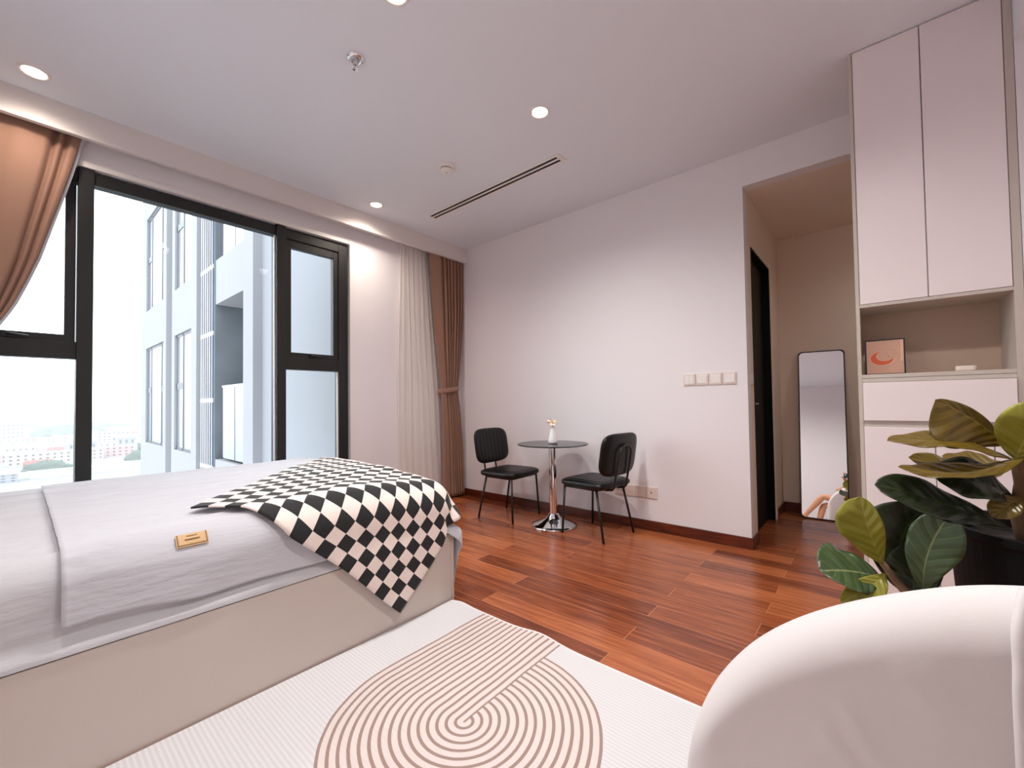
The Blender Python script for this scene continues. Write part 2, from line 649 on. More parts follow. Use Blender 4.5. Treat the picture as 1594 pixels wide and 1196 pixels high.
# niche side wall with the black door
DY0, DY1, DZ = 0.215, 0.945, 2.25
w = MB()
w.box(XO - .12, XO, 0.1, DY0, -0.05, ZN + .05)
w.box(XO - .12, XO, DY1, YB + .1, -0.05, ZN + .05)
w.box(XO - .12, XO, DY0, DY1, DZ, ZN + .05)
struct(w.build('wall_niche_left', 'niche_paint'), 'narrow side wall of the niche around the black door', 'wall')
struct(MB().box(XO - .12, XR, YB, YB + .1, -0.05, ZN + .05).build('wall_niche_back', 'niche_paint'), 'shaded beige wall behind the leaning mirror', 'wall')
struct(MB().box(XR, XR + .1, YBK - .1, YB + .1, -0.05, H + .05).build('wall_right', 'wall_paint'), 'white wall at the right end of the room', 'wall')
struct(MB().box(-0.2, XR + .1, YBK - .1, YBK, -0.05, H + .05).build('wall_back', 'wall_paint'), 'white wall behind the bed head', 'wall')
struct(MB().box(4.302, XR, YC, YC + .1, -0.05, ZN + .02).build('wall_stub', 'wall_paint'), 'pinkish white wall strip right of the tall cabinet', 'wall')
# window wall: pieces round the opening
WY0, WY1, WZ0, WZ1 = -3.80, -1.395, 0.08, 2.615
XW = 0.03
w = MB()
w.box(-0.22, XW, WY1, 0.0, -0.05, H + .05)
w.box(-0.22, XW, YBK - .1, WY0, -0.05, H + .05)
w.box(-0.22, XW, WY0, WY1, WZ1, H + .05)
w.box(-0.22, XW, WY0, WY1, -0.05, WZ0)
struct(w.build('wall_window', 'wall_paint'), 'white wall around the tall window', 'wall')
# slim white reveal lip round the window
w = MB()
w.box(0.002, XW + .006, WY1 - .004, WY1 + .030, WZ0, WZ1 + .03)
w.box(0.002, XW + .006, WY0 - .03, WY0 + .004, WZ0, WZ1 + .03)
w.box(0.002, XW + .006, WY0, WY1, WZ1 - .004, WZ1 + .03)
struct(w.build('trim_window', 'white_plastic'), 'thin white trim round the window opening', 'trim')
# pelmet box hiding the curtain tracks
w = MB()
w.box(0.148, 0.172, YBK, -0.002, 2.737, H)
w.box(0.140, 0.176, YBK, -0.002, 2.733, 2.748)
struct(w.build('trim_pelmet', 'pelmet_paint', bevel=0.003), 'long white pelmet board hiding the curtain tracks', 'trim')

# skirting boards
def skirt(name, label, boxes):
    m = MB()
    for bx in boxes:
        m.box(*bx)
    struct(m.build(name, 'wood_skirting', bevel=0.004), label, 'baseboard')
BH = 0.082
skirt('baseboard_far', 'reddish brown skirting along the far wall', [(XW, XO + .012, -0.013, 0.0, 0, BH), (XO, XO + .013, 0.0, DY0 - .01, 0, BH)])
skirt('baseboard_niche', 'dark skirting inside the niche', [(XO, 5.2, YB - .013, YB, 0, BH), (XO, XO + .013, DY1 + .1, YB - .013, 0, BH)])
skirt('baseboard_window', 'dark skirting under the curtains', [(XW, XW + .013, WY1 + .0, -0.013, 0, BH)])
skirt('baseboard_back', 'reddish brown skirting along the back wall', [(2.1, XR, YBK, YBK + .013, 0, BH)])

# ---- the window: frame, two casements, three panes
W = thing('window_1', (0, -2.6, WZ0), 'tall black framed window with a big middle pane and two side casements', 'window')
W['kind'] = 'structure'
ML = (-3.207, -3.133)      # left mullion
MR = (-2.040, -1.967)      # right mullion
FX0, FX1 = -0.075, 0.004
fr = MB()
for a, b in ((WY0, WY0 + .085), (-1.494, WY1 - .012)):
    fr.box(FX0, FX1, a, b, WZ0, 2.602)
fr.box(FX0, FX1, ML[1], MR[0], 2.522, 2.600)           # top rail of the middle pane
fr.box(FX0, FX1, ML[1], MR[0], WZ0, WZ0 + .09)
for a, b in ((WY0 + .085, ML[0]), (MR[1], -1.494)):
    fr.box(FX0, FX1, a, b, 2.518, 2.602)
    fr.box(FX0, FX1, a, b, 1.391, 1.498)
    fr.box(FX0, FX1, a, b, WZ0, WZ0 + .09)
fr.build('frame', 'window_metal', W, bevel=0.002)
for a, b in (ML, MR):
    MB().box(FX0 - .03, FX1 + .016, a, b, WZ0, 2.618).build('mullion', 'window_metal', W, bevel=0.003)
def sash(y0, y1):
    s = MB()
    t = 0.044
    z0, z1 = 1.500, 2.516
    xa, xb = -0.06, -0.008
    s.box(xa, xb, y0, y0 + t, z0, z1)
    s.box(xa, xb, y1 - t, y1, z0, z1)
    s.box(xa, xb, y0 + t, y1 - t, z1 - .066, z1)
    s.box(xa, xb, y0 + t, y1 - t, z0, z0 + .040)
    o = s.build('casement_sash', 'window_metal', W, bevel=0.002)
    MB().box(-0.038, -0.030, y0 + t, y1 - t, z0 + .04, z1 - .066).build('pane', 'window_glass', o)
    h = MB()
    yc = (y0 + y1) / 2
    h.box(-0.008, 0.006, yc - .035, yc + .015, z0 + .004, z0 + .030)
    h.tube([(0.010, yc - .02, z0 + .018), (0.020, yc - .01, z0 + .020), (0.022, yc + .06, z0 + .012)], 0.007, 8)
    h.build('handle', 'black_metal', o, smooth=False)
    g = MB()
    for yy in (y0 - .003, y1 - .001):
        g.box(-0.012, -0.0075, yy, yy + .004, z0 - .002, z1 + .002)
    g.box(-0.012, -0.0075, y0, y1, z1 - .001, z1 + .003)
    g.box(-0.012, -0.0075, y0, y1, z0 - .003, z0 + .001)
    g.build('gasket', 'black_gasket', o)
sash(MR[1] + .008, -1.497)
sash(WY0 + .088, ML[0] - .008)
gb = MB()
for (a, b, c, d) in ((ML[1], MR[0], WZ0 + .09, 2.522), (WY0 + .085, ML[0], WZ0 + .09, 1.391), (MR[1], -1.494, WZ0 + .09, 1.391)):
    MB().box(-0.040, -0.032, a, b, c, d).build('pane', 'window_glass', W)
# bright aluminium edge strips beside the panes
st = MB()
st.box(-0.03, -0.012, MR[0] - .010, MR[0] - .001, WZ0 + .09, 2.522)
st.box(-0.03, -0.012, -1.503, -1.494, WZ0 + .09, 1.391)
st.build('glazing_bead', 'white_plastic', W)

# ---- niche door
D = thing('door_1', (XO, (DY0 + DY1) / 2, 0), 'black door in the side of the shaded niche', 'door')
D['kind'] = 'structure'
MB().box(XO - .095, XO - .05, DY0 + .012, DY1 - .012, 0.006, DZ - .012).build('door_leaf', 'door_black', D, bevel=0.002)
d = MB()
d.box(XO - .118, XO + .004, DY0 - .004, DY0 + .012, 0, DZ)
d.box(XO - .118, XO + .004, DY1 - .012, DY1 + .004, 0, DZ)
d.box(XO - .118, XO + .004, DY0, DY1, DZ - .012, DZ + .004)
d.build('door_frame', 'door_black', D)
MB().box(XO - .02, XO + .010, DY1 + .002, DY1 + .09, BH * 0, DZ + .05).build('door_casing', 'niche_paint', D, bevel=0.003)
hd = MB()
hd.tube([(XO - .05, DY0 + .06, 1.045), (XO - .012, DY0 + .06, 1.045), (XO - .008, DY0 + .07, 1.045), (XO - .008, DY0 + .17, 1.045)], 0.009, 10)
hd.build('door_handle', 'steel', D, smooth=True)

# ------------------------------------------------------------------ ceiling fittings
def spot(loc, watts, parent, warm=False):
    l = bpy.data.lights.new('lamp', 'SPOT')
    l.energy = watts
    l.color = (1.0, 0.86, 0.74) if warm else (1.0, 0.96, 0.925)
    l.spot_size = radians(156)
    l.spot_blend = 1.0
    l.shadow_soft_size = 0.05
    o = bpy.data.objects.new('lamp', l)
    COL.objects.link(o)
    o.parent = parent
    o.location = loc
    return o
def downlight(x, y, label, k=1.0):
    t = thing('downlight', (x, y, H), label, 'ceiling light', 'round downlights in the ceiling')
    MB().lathe([(.046, -.001), (.050, -.008), (.058, -.009), (.064, -.004), (.066, 0.0)], n=40).xf(Matrix.Translation((x, y, H))).build('trim_ring', 'white_plastic', t, smooth=True)
    MB().lathe([(0, -.0035), (.030, -.0035), (.046, -.002), (.047, .0)], n=40).xf(Matrix.Translation((x, y, H))).build('lens', 'lamp_lens', t, smooth=True)
    spot((0, 0, -.02), LAMP_W * k, t, x < 1)
    return t
for x, y, k, lb in ((0.40, -3.40, .25, 'round lit downlight above the left curtain, nearest the pelmet'),
                 (2.25, -1.335, 1.0, 'round lit downlight near the middle of the ceiling, right of the smoke detector'),
                 (0.40, -1.34, .40, 'small lit downlight in the far ceiling beside the pelmet'),
                 (2.23, -2.375, .75, 'lit downlight cut off by the top edge of the picture')):
    downlight(x, y, lb, k)
# unseen downlight added to brighten the niche, hidden by the cabinet
t = thing('downlight', (4.35, .75, ZN), 'added fill downlight in the niche ceiling, hidden behind the tall cabinet', 'ceiling light', 'round downlights in the ceiling')
MB().lathe([(0, -.0035), (.046, -.0025), (.060, -.006), (.064, 0)], n=32).xf(Matrix.Translation((4.35, .75, ZN))).build('lens', 'lamp_lens', t, smooth=True)
spot((0, 0, -.02), 13.0, t)
# two unseen downlights added to brighten the room, out of view
for x, y, k, lb in ((2.23, -3.40, .5, 'added fill downlight over the foot of the rug, behind the camera'),
                 (3.85, -2.30, 1.25, 'added fill downlight over the white armchair, above the picture')):
    downlight(x, y, lb, k)

sx, sy = 1.771, -2.306
t = thing('fire_sprinkler', (sx, sy, H), 'chrome fire sprinkler hanging from the white ceiling', 'sprinkler')
T = Matrix.Translation((sx, sy, H))
MB().lathe([(.018, -.002), (.024, -.014), (.040, -.010), (.044, -.003), (.045, 0)], n=32).xf(T).build('escutcheon', 'chrome', t, smooth=True)
MB().lathe([(0, -.040), (.010, -.038), (.014, -.026), (.020, -.012), (.022, 0)], n=20).xf(T).build('body', 'steel', t, smooth=True)
m = MB()
for sgn in (-1, 1):
    m.tube([(sgn * .013, 0, -.022), (sgn * .017, 0, -.036), (sgn * .010, 0, -.050), (0, 0, -.056)], .0028, 6)
m.lathe([(0, -.061), (.016, -.060), (.018, -.057), (0, -.055)], n=20)
m.xf(T).build('deflector', 'chrome', t)
MB().lathe([(0, -.052), (.0035, -.050), (.0035, -.036), (0, -.034)], n=12).xf(T).build('glass_bulb', 'lip', t, smooth=True)

sx, sy = 1.352, -1.325
t = thing('smoke_detector', (sx, sy, H), 'round white smoke detector on the ceiling beside the slot vent', 'smoke detector')
T = Matrix.Translation((sx, sy, H))
MB().lathe([(0.045, -.026), (.058, -.024), (.064, -.014), (.064, 0)], n=40).xf(T).build('base', 'white_plastic', t, smooth=True)
MB().lathe([(0.0, -.029), (.043, -.029), (.043, -.022)], n=40).xf(T).build('sensor_gap', 'dark_hole', t)
MB().lathe([(0, -.052), (.024, -.051), (.038, -.046), (.046, -.036), (.046, -.031), (.040, -.030)], n=40).xf(T).build('cap', 'white_plastic', t, smooth=True)
MB().lathe([(0, -.0545), (.004, -.054), (.004, -.051)], n=10).xf(T).build('indicator', 'dark_hole', t)

t = thing('slot_vent', (1.32, -.83, H), 'long narrow ceiling vent with two black slots', 'air vent')
vx0, vx1, vy0, vy1 = 0.555, 2.085, -.888, -.778
v = MB()
v.box(vx0, vx1, vy0, vy0 + .020, H - .006, H - .0002)
v.box(vx0, vx1, vy1 - .020, vy1, H - .006, H - .0002)
v.box(vx0, vx0 + .02, vy0 + .02, vy1 - .02, H - .006, H - .0002)
v.box(vx1 - .035, vx1, vy0 + .02, vy1 - .02, H - .006, H - .0002)
v.build('vent_frame', 'white_plastic', t, bevel=0.001)
MB().box(vx0 + .02, vx1 - .035, -.842, -.824, H - .0055, H - .0002).build('divider', 'white_plastic', t)
for a, b in ((vy0 + .02, -.842), (-.824, vy1 - .02)):
    MB().box(vx0 + .02, vx1 - .035, a, b, H - .0018, H - .0002).build('slot', 'dark_hole', t)

# ------------------------------------------------------------------ switches and sockets
def plate(name, x0, z0, s, label, cat, group, kind):
    """face towards -y on the far wall"""
    t = thing(name, (x0 + s / 2, 0, z0), label, cat, group)
    MB().box(x0, x0 + s, -.009, 0, z0, z0 + s).build('plate', 'cream_plastic', t, bevel=0.003)
    if kind == 'rocker':
        MB().box(x0 + .010, x0 + s - .010, -.0125, -.008, z0 + .012, z0 + s - .012).build('rocker', 'white_plastic', t, bevel=0.002)
    elif kind == 'double':
        for k in range(2):
            a = x0 + .010 + k * (s - .02) / 2
            MB().box(a, a + (s - .02) / 2 - .001, -.0125, -.008, z0 + .012, z0 + s - .012).build('rocker', 'white_plastic', t, bevel=0.002)
    elif kind == 'outlet':
        for dx, dz in ((.5, .66), (.34, .42), (.66, .42)):
            MB().box(x0 + s * dx - .003, x0 + s * dx + .003, -.0096, -.007, z0 + s * dz - .006, z0 + s * dz + .006).build('pin_hole', 'dark_hole', t)
    elif kind == 'coax':
        o = MB().lathe([(0, 0), (.0055, 0), (.0055, .003), (0, .003)], n=14)
        o.xf(Matrix.Translation((x0 + s * .45, -.009, z0 + s * .5)) @ Matrix.Rotation(radians(90), 4, 'X'))
        o.build('port', 'dark_hole', t)
    return t
SWL = ['leftmost of the four square wall switches, with a split rocker', 'second wall switch from the left in the row of four',
       'third wall switch from the left in the row of four', 'rightmost wall switch of the four, nearest the niche']
for k in range(4):
    plate('light_switch', 2.648 + .0965 * k, 1.195, .090, SWL[k], 'switch', 'white switches on the far wall', 'double' if k == 0 else 'rocker')
SKL = ['power socket with pin holes behind the leg of the right chair', 'blank socket plate just right of the right chair leg',
       'middle socket plate of the row low on the far wall', 'rightmost socket plate, with one black round port']
for k, kd in enumerate(('outlet', 'blank', 'blank', 'coax')):
    plate('wall_socket', 2.035 + .0963 * k, 0.266, .094, SKL[k], 'socket', 'socket plates low on the far wall', kd)
t = thing('door_switch', (XO, .113, 1.185), 'small switch on the niche side wall beside the black door', 'switch')
MB().box(XO, XO + .009, .070, .156, 1.185, 1.275).build('plate', 'cream_plastic', t, bevel=0.003)
MB().box(XO + .008, XO + .0125, .082, .144, 1.197, 1.263).build('rocker', 'white_plastic', t, bevel=0.002)
# ------------------------------------------------------------------ curtains
def lerp_tab(tab, t):
    for (a, va), (b, vb) in zip(tab, tab[1:]):
        if t <= b:
            k = (t - a) / (b - a) if b > a else 0
            return va + (vb - va) * k
    return tab[-1][1]

CZ0, CZ1 = 0.022, 2.80
def brown_curtain_fn(ledge, redge, flat, folds, amp, x0, lead=0):
    """ledge/redge: tables of (z, y) ascending z; flat = share of the width that hangs flat at one side"""
    def fn(u, v):
        z = CZ0 + (CZ1 - CZ0) * v
        a, b = lerp_tab(ledge, z), lerp_tab(redge, z)
        y = a + (b - a) * u
        q = u if lead == 0 else 1 - u
        if q < flat:
            k = q / flat
            x = x0 + .020 + .010 * sin(k * pi) + .006 * sin(k * 5 + z * 1.3)
        else:
            k = (q - flat) / (1 - flat)
            tie = math.exp(-((z - 1.22) / .18) ** 2)
            A = amp * (1 - .45 * tie) * min(1, .5 + k * 4)
            ph = 2 * pi * folds * k + .5 * sin(z * 1.1)
            s_ = sin(ph)
            x = x0 + A * math.copysign(abs(s_) ** .6, s_) * .85 + A * .12 * sin(2.3 * ph + z * .8)
        return (x, y, z)
    return fn
TIE_Z = 1.235
rl = [(0, -.365), (.7, -.36), (TIE_Z, -.372), (1.75, -.445), (2.42, -.495), (2.8, -.522)]
rr = [(0, -.018), (.6, -.05), (TIE_Z, -.108), (1.6, -.07), (2.1, -.022), (2.8, -.006)]
ct = thing('curtain', (0.1, -.25, 0.02), 'brown curtain tied back in the far corner beside the white sheer', 'curtain')
o = MB().grid(brown_curtain_fn(rl, rr, .30, 7, .040, .103), 180, 60).build('drape', 'curtain_brown', ct, smooth=True, fixn=False)
solid(o, .004)
def tieband(par, y0, y1, z, xc, ax):
    m = MB()
    pts = []
    for k in range(28):
        a = 2 * pi * k / 28
        pts.append((xc + ax * sin(a), (y0 + y1) / 2 + (y1 - y0) / 2 * cos(a), z + .02 * cos(a)))
    n = len(pts)
    vs = []
    for p in pts:
        for dz, dr in ((-.026, 0), (-.020, .006), (.020, .006), (.026, 0)):
            c = Vector((xc, (y0 + y1) / 2, p[2]))
            d = (Vector(p) - c).normalized()
            vs.append(Vector(p) + d * dr + Vector((0, 0, dz)))
    fs = []
    for i in range(n):
        j = (i + 1) % n
        for k in range(3):
            fs.append((i * 4 + k, j * 4 + k, j * 4 + k + 1, i * 4 + k + 1))
    m.add(vs, fs)
    o = m.build('tieback', 'curtain_brown', par, smooth=True)
    solid(o, .006)
tieband(ct, -.385, -.095, TIE_Z, .100, .052)

sl = [(0, -.905), (1, -.90), (2.8, -.865)]
sr = [(0, -.30), (1.2, -.36), (2.0, -.44), (2.8, -.50)]
def sheer_fn(u, v):
    z = CZ0 + (CZ1 - CZ0) * v
    a, b = lerp_tab(sl, z), lerp_tab(sr, z)
    y = a + (b - a) * u + .006 * sin(3 * z + 9 * u)
    ph = 2 * pi * (7 * u) + .6 * sin(1.2 * z)
    return (.054 + .008 * sin(ph) + .003 * sin(2.7 * ph + z), y, z)
o = MB().grid(sheer_fn, 110, 40).build('sheer_curtain', 'sheer_voile', None, smooth=True, fixn=False)
tag(o, 'white translucent sheer curtain hanging left of the tied brown curtain', 'curtain')

ll = [(0, -3.93), (TIE_Z, -3.90), (2.8, -3.965)]
lr = [(0, -3.66), (.8, -3.66), (TIE_Z, -3.68), (1.45, -3.575), (1.574, -3.512), (1.672, -3.466), (1.81, -3.420), (1.97, -3.372), (2.134, -3.334),
      (2.344, -3.285), (2.517, -3.246), (2.8, -3.190)]
ct = thing('curtain', (0.1, -3.6, 0.02), 'brown curtain drawn aside at the left edge, under the pelmet', 'curtain')
def left_fn(u, v):
    z = CZ0 + (CZ1 - CZ0) * v
    a, b = lerp_tab(ll, z), lerp_tab(lr, z)
    y = a + (b - a) * u
    x = .108 + .010 * sin(u * 9 + z)
    for uc, wd, am in ((.86, .022, .040), (.925, .020, .036), (.60, .06, .012), (.35, .05, .014), (.15, .05, .014)):
        x -= am * math.exp(-((u - uc - .02 * (2.7 - z)) / wd) ** 2)
    if u > .95:
        x -= .02 * ((u - .95) / .05) ** 2
    return (x, y, z)
o = MB().grid(left_fn, 140, 60).build('drape', 'curtain_brown', ct, smooth=True, fixn=False)
solid(o, .004)
def lining_fn(u, v):
    x, y, z = left_fn(.965 + .035 * u, v)
    return (x - .008 - .004 * u, y + .014 * u, z)
MB().grid(lining_fn, 4, 60).build('lining', 'sheet_fabric', ct, smooth=True, fixn=False)
tieband(ct, -3.91, -3.665, TIE_Z, .100, .055)

# ------------------------------------------------------------------ bed
BX0, BX1, BY0, BY1 = 0.215, 2.012, YBK + .02, -1.873
bed = thing('bed', ((BX0 + BX1) / 2, (BY0 + BY1) / 2, 0), 'low beige box bed base under the white mattress', 'bed')
MB().box(BX1 - .022, BX1, BY0, BY1 - .0225, 0.0, .368).build('side_panel', 'bed_board', bed, bevel=0.002)
MB().box(BX0, BX0 + .022, BY0, BY1 - .0225, 0.0, .368).build('side_panel', 'bed_board', bed, bevel=0.002)
MB().box(BX0, BX1, BY1 - .022, BY1, 0.0, .368).build('foot_panel', 'bed_board', bed, bevel=0.002)
MB().box(BX0 + .022, BX1 - .022, BY0, BY1 - .022, .33, .366).build('platform', 'bed_board', bed)

# mattress surface: flat top folding over rounded edges
MX0, MX1, MY0, MY1, ZT = 0.235, 1.990, BY0 + .01, -1.888, 0.648
def fold(X, Y, off, R=.085, sag=1.0):
    """map cloth coordinates (flat) onto the mattress: over the +x side and the +y foot"""
    cx, cy = min(X, MX1 - R), min(Y, MY1 - R)
    dx, dy = X - cx, Y - cy
    d = sqrt(dx * dx + dy * dy)
    # gentle crown and droop near the foot corner
    z0 = ZT + .012 * sin(pi * min(1, max(0, (X - MX0) / (MX1 - MX0)))) - .035 * smooth01((X - 1.35) / .65) * smooth01((Y + 2.45) / .55) * sag
    if d < 1e-9:
        return Vector((X, Y, z0 + off))
    ux, uy = dx / d, dy / d
    if d < R * pi / 2:
        a = d / R
        h = (R + off) * sin(a)
        return Vector((cx + ux * h, cy + uy * h, z0 - R + (R + off) * cos(a)))
    z = z0 - R - (d - R * pi / 2)
    t = R + off
    lim = []                                  # cloth that hangs past the mattress lies outside the bed base
    if ux > 1e-4:
        lim.append((BX1 + .004 + off * .5 - cx) / ux)
    if uy > 1e-4:
        lim.append((BY1 + .004 + off * .5 - cy) / uy)
    t = max(t, t + (min(lim) - t) * smooth01((.43 - z) / .05))
    return Vector((cx + ux * t, cy + uy * t, z))

def wr(x, y, s=1.0):
    """wrinkles that run mostly along the bed"""
    a = noise.noise(Vector((x * 9.0, y * 2.2, 0.3)))
    b = noise.noise(Vector((x * 22.0 + 3, y * 4.5, 4.1)))
    c_ = noise.noise(Vector((x * 34.0 + y * 5.0, y * 6.0, 9.7)))
    r1 = max(0.0, 1 - abs(noise.noise(Vector((x * 8.0 + 5, y * 1.5 + .8 * x, 2.2)))) * 2.6) ** 2
    r2 = max(0.0, 1 - abs(noise.noise(Vector((x * 17.0 + 1, y * 2.6 - 1.2 * x, 6.6)))) * 2.6) ** 2
    return s * (.0030 * a + .0055 * r1 + .0035 * r2 + .0010 * c_ - .003)

def matt(u, v):
    # u across: from the window side over the top and down the near side; v along the bed
    R = .085
    Y = MY0 + (MY1 - MY0) * v
    L = (MX1 - MX0) + (ZT - .37) + (ZT - .37) - .43 * R * 2
    q = u * L
    side = ZT - .37 - R
    arc = R * pi / 2
    Y = min(Y, MY1 - .012)
    hh = max(0.0, Y - (MY1 - .085))
    drop = .085 - sqrt(max(0.0, .085 ** 2 - hh ** 2)) + (.004 if hh > 0 else 0)
    if q < side:
        return Vector((MX0, Y, .37 + q))
    q -= side
    if q < arc:
        a = q / R
        return Vector((MX0 + R - R * cos(a), Y, .37 + side + R * sin(a)))
    q -= arc
    top = MX1 - MX0 - 2 * R
    if q < top:
        X = MX0 + R + q
        p = fold(X, min(Y, MY1 - .085), 0.0)
        return Vector((X, Y, p.z - .004 - drop + wr(X, Y, 1.5 if Y < -3.365 else .4)))
    q -= top
    p = fold(MX1 - R + q * 1.0, min(Y, MY1 - .09), 0.0, R)
    k = max(0.0, min(1.0, (ZT - p.z) / .27))
    bulge = .006 * sin(pi * k) + .003 * noise.noise(Vector((Y * 5, p.z * 14, 2)))
    return Vector((p.x + bulge - drop, Y, max(p.z - drop * (1 - k), .372)))
mt = thing('mattress', ((MX0 + MX1) / 2, (MY0 + MY1) / 2, .37), 'thick white mattress on the beige bed base, wrinkled on top at the left', 'mattress')
m = MB()
m.grid(matt, 240, 120)
NV = 121
base = [i * NV + 120 for i in range(241)]
cap = list(base)
m.f.append(tuple(cap))
m.mi.append(0)
m.f.append(tuple(reversed([i * NV for i in range(241)])))
m.mi.append(0)
m.build('mattress_body', 'mattress_fabric', mt, smooth=True)

# white cover over the foot part of the mattress, with the tan tag
SY0 = -3.355
SXL = MX1 - .085 + .085 * pi / 2 + .135
def drop_end(Y):
    return SXL - .015 * smooth01((-3.0 - Y) / .3) * 2 + .012 * noise.noise(Vector((Y * 4, 1, 1)))
def sheet_fn(u, v):
    Y = SY0 + (MY1 + .44 - SY0) * v
    X = MX0 + .12 + (drop_end(min(Y, MY1)) - MX0 - .12) * u
    side = smooth01((X - MX1 + .02) / .1)
    off = .007 + (wr(X, Y, 1.2) + .003) * (1 - side) + side * (.004 + .006 * noise.noise(Vector((X * 6 + Y * 3, Y * 5, 7))))
    # rolled hem at the left end
    off += .006 * math.exp(-((Y - SY0) / .012) ** 2)
    foot = smooth01((Y - MY1) / .12)
    off += foot * (.030 + .010 * sin(X * 9)) + .004 * smooth01((Y + 3.36) / .02)
    return fold(X, Y, off + side * .008)
sh = thing('mattress_cover', (1.1, -2.6, ZT), 'white cloth cover over the foot half of the mattress, with a tan tag', 'bed cover')
o = MB().grid(sheet_fn, 230, 140).build('cloth', 'sheet_fabric', sh, smooth=True, fixn=False)
solid(o, .003, 0)
def tagfn(dx0, dx1, y0, y1, lift, nu=8, nv=6):
    def fn(u, v):
        return fold(MX1 - .085 + dx0 + (dx1 - dx0) * u, y0 + (y1 - y0) * v, .021 + lift)
    return fn
a = MB().grid(tagfn(.062, .098, -3.090, -3.000, 0), 8, 8).build('tag', 'tag_tan', sh, fixn=False)
solid(a, .002)
m = MB()
for (x0, x1, y0, y1) in ((.0685, .0705, -3.060, -3.030), (.078, .0815, -3.066, -3.024), (.0925, .0945, -3.084, -3.006), (.063, .096, -3.087, -3.0845), (.063, .096, -3.0055, -3.003)):
    m.grid(tagfn(x0, x1, y0, y1, .0022), 2, 6)
o = m.build('tag_print', 'tag_brown', a, fixn=False)

# checked blanket thrown over the foot corner of the bed
BU, BV, CK = 1.062, 1.66, 0.0625
L0 = Vector((1.775, -3.010))
ud = Vector((.690, .724)).normalized()
vd = Vector((-ud.y, ud.x))
def blanket_fn(u, v):
    P = L0 + ud * (BU * u) + vd * (BV * v)
    P = P + Vector((.010 * sin(v * 9), .008 * sin(u * 11 + 1)))
    n = noise.noise(Vector((P.x * 4, P.y * 4, 3))) * .008 + noise.noise(Vector((P.x * 11, P.y * 11, 8))) * .003
    side = smooth01((P.x - MX1 + .03) / .1)
    off = .036 + n + side * .010
    both = smooth01((P.x - MX1) / .15) * smooth01((P.y - MY1 + .12) / .2)
    off += both * .018 * sin((P.x - P.y) * 26)
    foot = smooth01((P.y - MY1) / .1)
    off += foot * (.062 + .008 * sin(P.x * 12))
    p = fold(P.x, P.y, off)
    return p
o = MB().grid(blanket_fn, 80, 110, uvfn=lambda u, v: (u * BU / CK + 1.0, v * BV / CK)).build('blanket', 'check_blanket', None, smooth=True, fixn=False)
solid(o, .007, 1.0)
tag(o, 'black and white checked blanket thrown over the foot corner of the bed', 'blanket')

# ------------------------------------------------------------------ rug
RX0, RX1, RY0, RY1 = 2.022, 3.46, -3.62, -1.888
def rug_top(u, v):
    x = RX0 + (RX1 - RX0) * u
    y = RY0 + (RY1 - RY0) * v
    rc = .05
    lift = .010 * math.exp(-((x - 2.60) / .10) ** 2) * smooth01((y + 2.25) / .35) + .008 * math.exp(-((x - 2.07) / .07) ** 2) * smooth01((y + 2.1) / .2)
    yy = y - .02 * math.exp(-((x - RX0) / .05) ** 2) * smooth01((v - .9) / .1) + .012 * math.exp(-((x - 2.62) / .12) ** 2) * smooth01((v - .8) / .2)
    return (x, yy, .011 + lift)
m = MB()
m.grid(rug_top, 90, 70)
top_n = len(m.v)
def rim(pts):
    o0 = len(m.v)
    for p in pts:
        m.v.append(Vector(p))
        m.v.append(Vector((p[0], p[1], max(0.0005, p[2] - .0105))))
    for i in range(len(pts) - 1):
        a = o0 + 2 * i
        m.f.append((a, a + 1, a + 3, a + 2))
        m.mi.append(1)
rim([rug_top(i / 90, 1) for i in range(91)])
rim([rug_top(i / 90, 0) for i in range(91)])
rim([rug_top(0, i / 70) for i in range(71)])
rim([rug_top(1, i / 70) for i in range(71)])
o = m.build('rug', ['rug_print', 'rug_edge'], None, smooth=False, origin=(0, 0, 0), fixn=False)
tag(o, 'pale ribbed mat with a brown concentric ring pattern beside the bed', 'rug')
RUGED = MB().tube([(x, y + .001, z - .004) for x, y, z in [rug_top(i / 90, 1) for i in range(91)]], .006, 8)
e = RUGED.build('binding', 'rug_edge', o, smooth=True)

# ------------------------------------------------------------------ round table and vase
TX, TY, TZ = 1.636, -.380, .716
t = thing('round_table', (TX, TY, 0), 'small round smoked glass table on a chrome pedestal by the far wall', 'table')
T = Matrix.Translation((TX, TY, 0))
MB().lathe([(0, TZ - .009), (.304, TZ - .009), (.309, TZ - .006), (.309, TZ - .003), (.306, TZ), (0, TZ)], n=72).xf(T).build('table_top', 'smoked_glass', t)
MB().lathe([(.034, .100), (.034, TZ - .028)], n=32).xf(T).build('column', 'chrome', t, smooth=True)
MB().lathe([(.0, TZ - .0095), (.085, TZ - .0095), (.085, TZ - .016), (.040, TZ - .024), (.036, TZ - .034)], n=36).xf(T).build('top_plate', 'steel', t, smooth=True)
MB().lathe([(0, .0), (.196, .0), (.199, .005), (.196, .012), (.167, .022), (.120, .040), (.080, .058), (.055, .080), (.044, .102), (.036, .108), (.034, .108)], n=64).xf(T).build('pedestal_base', 'chrome', t, smooth=True)

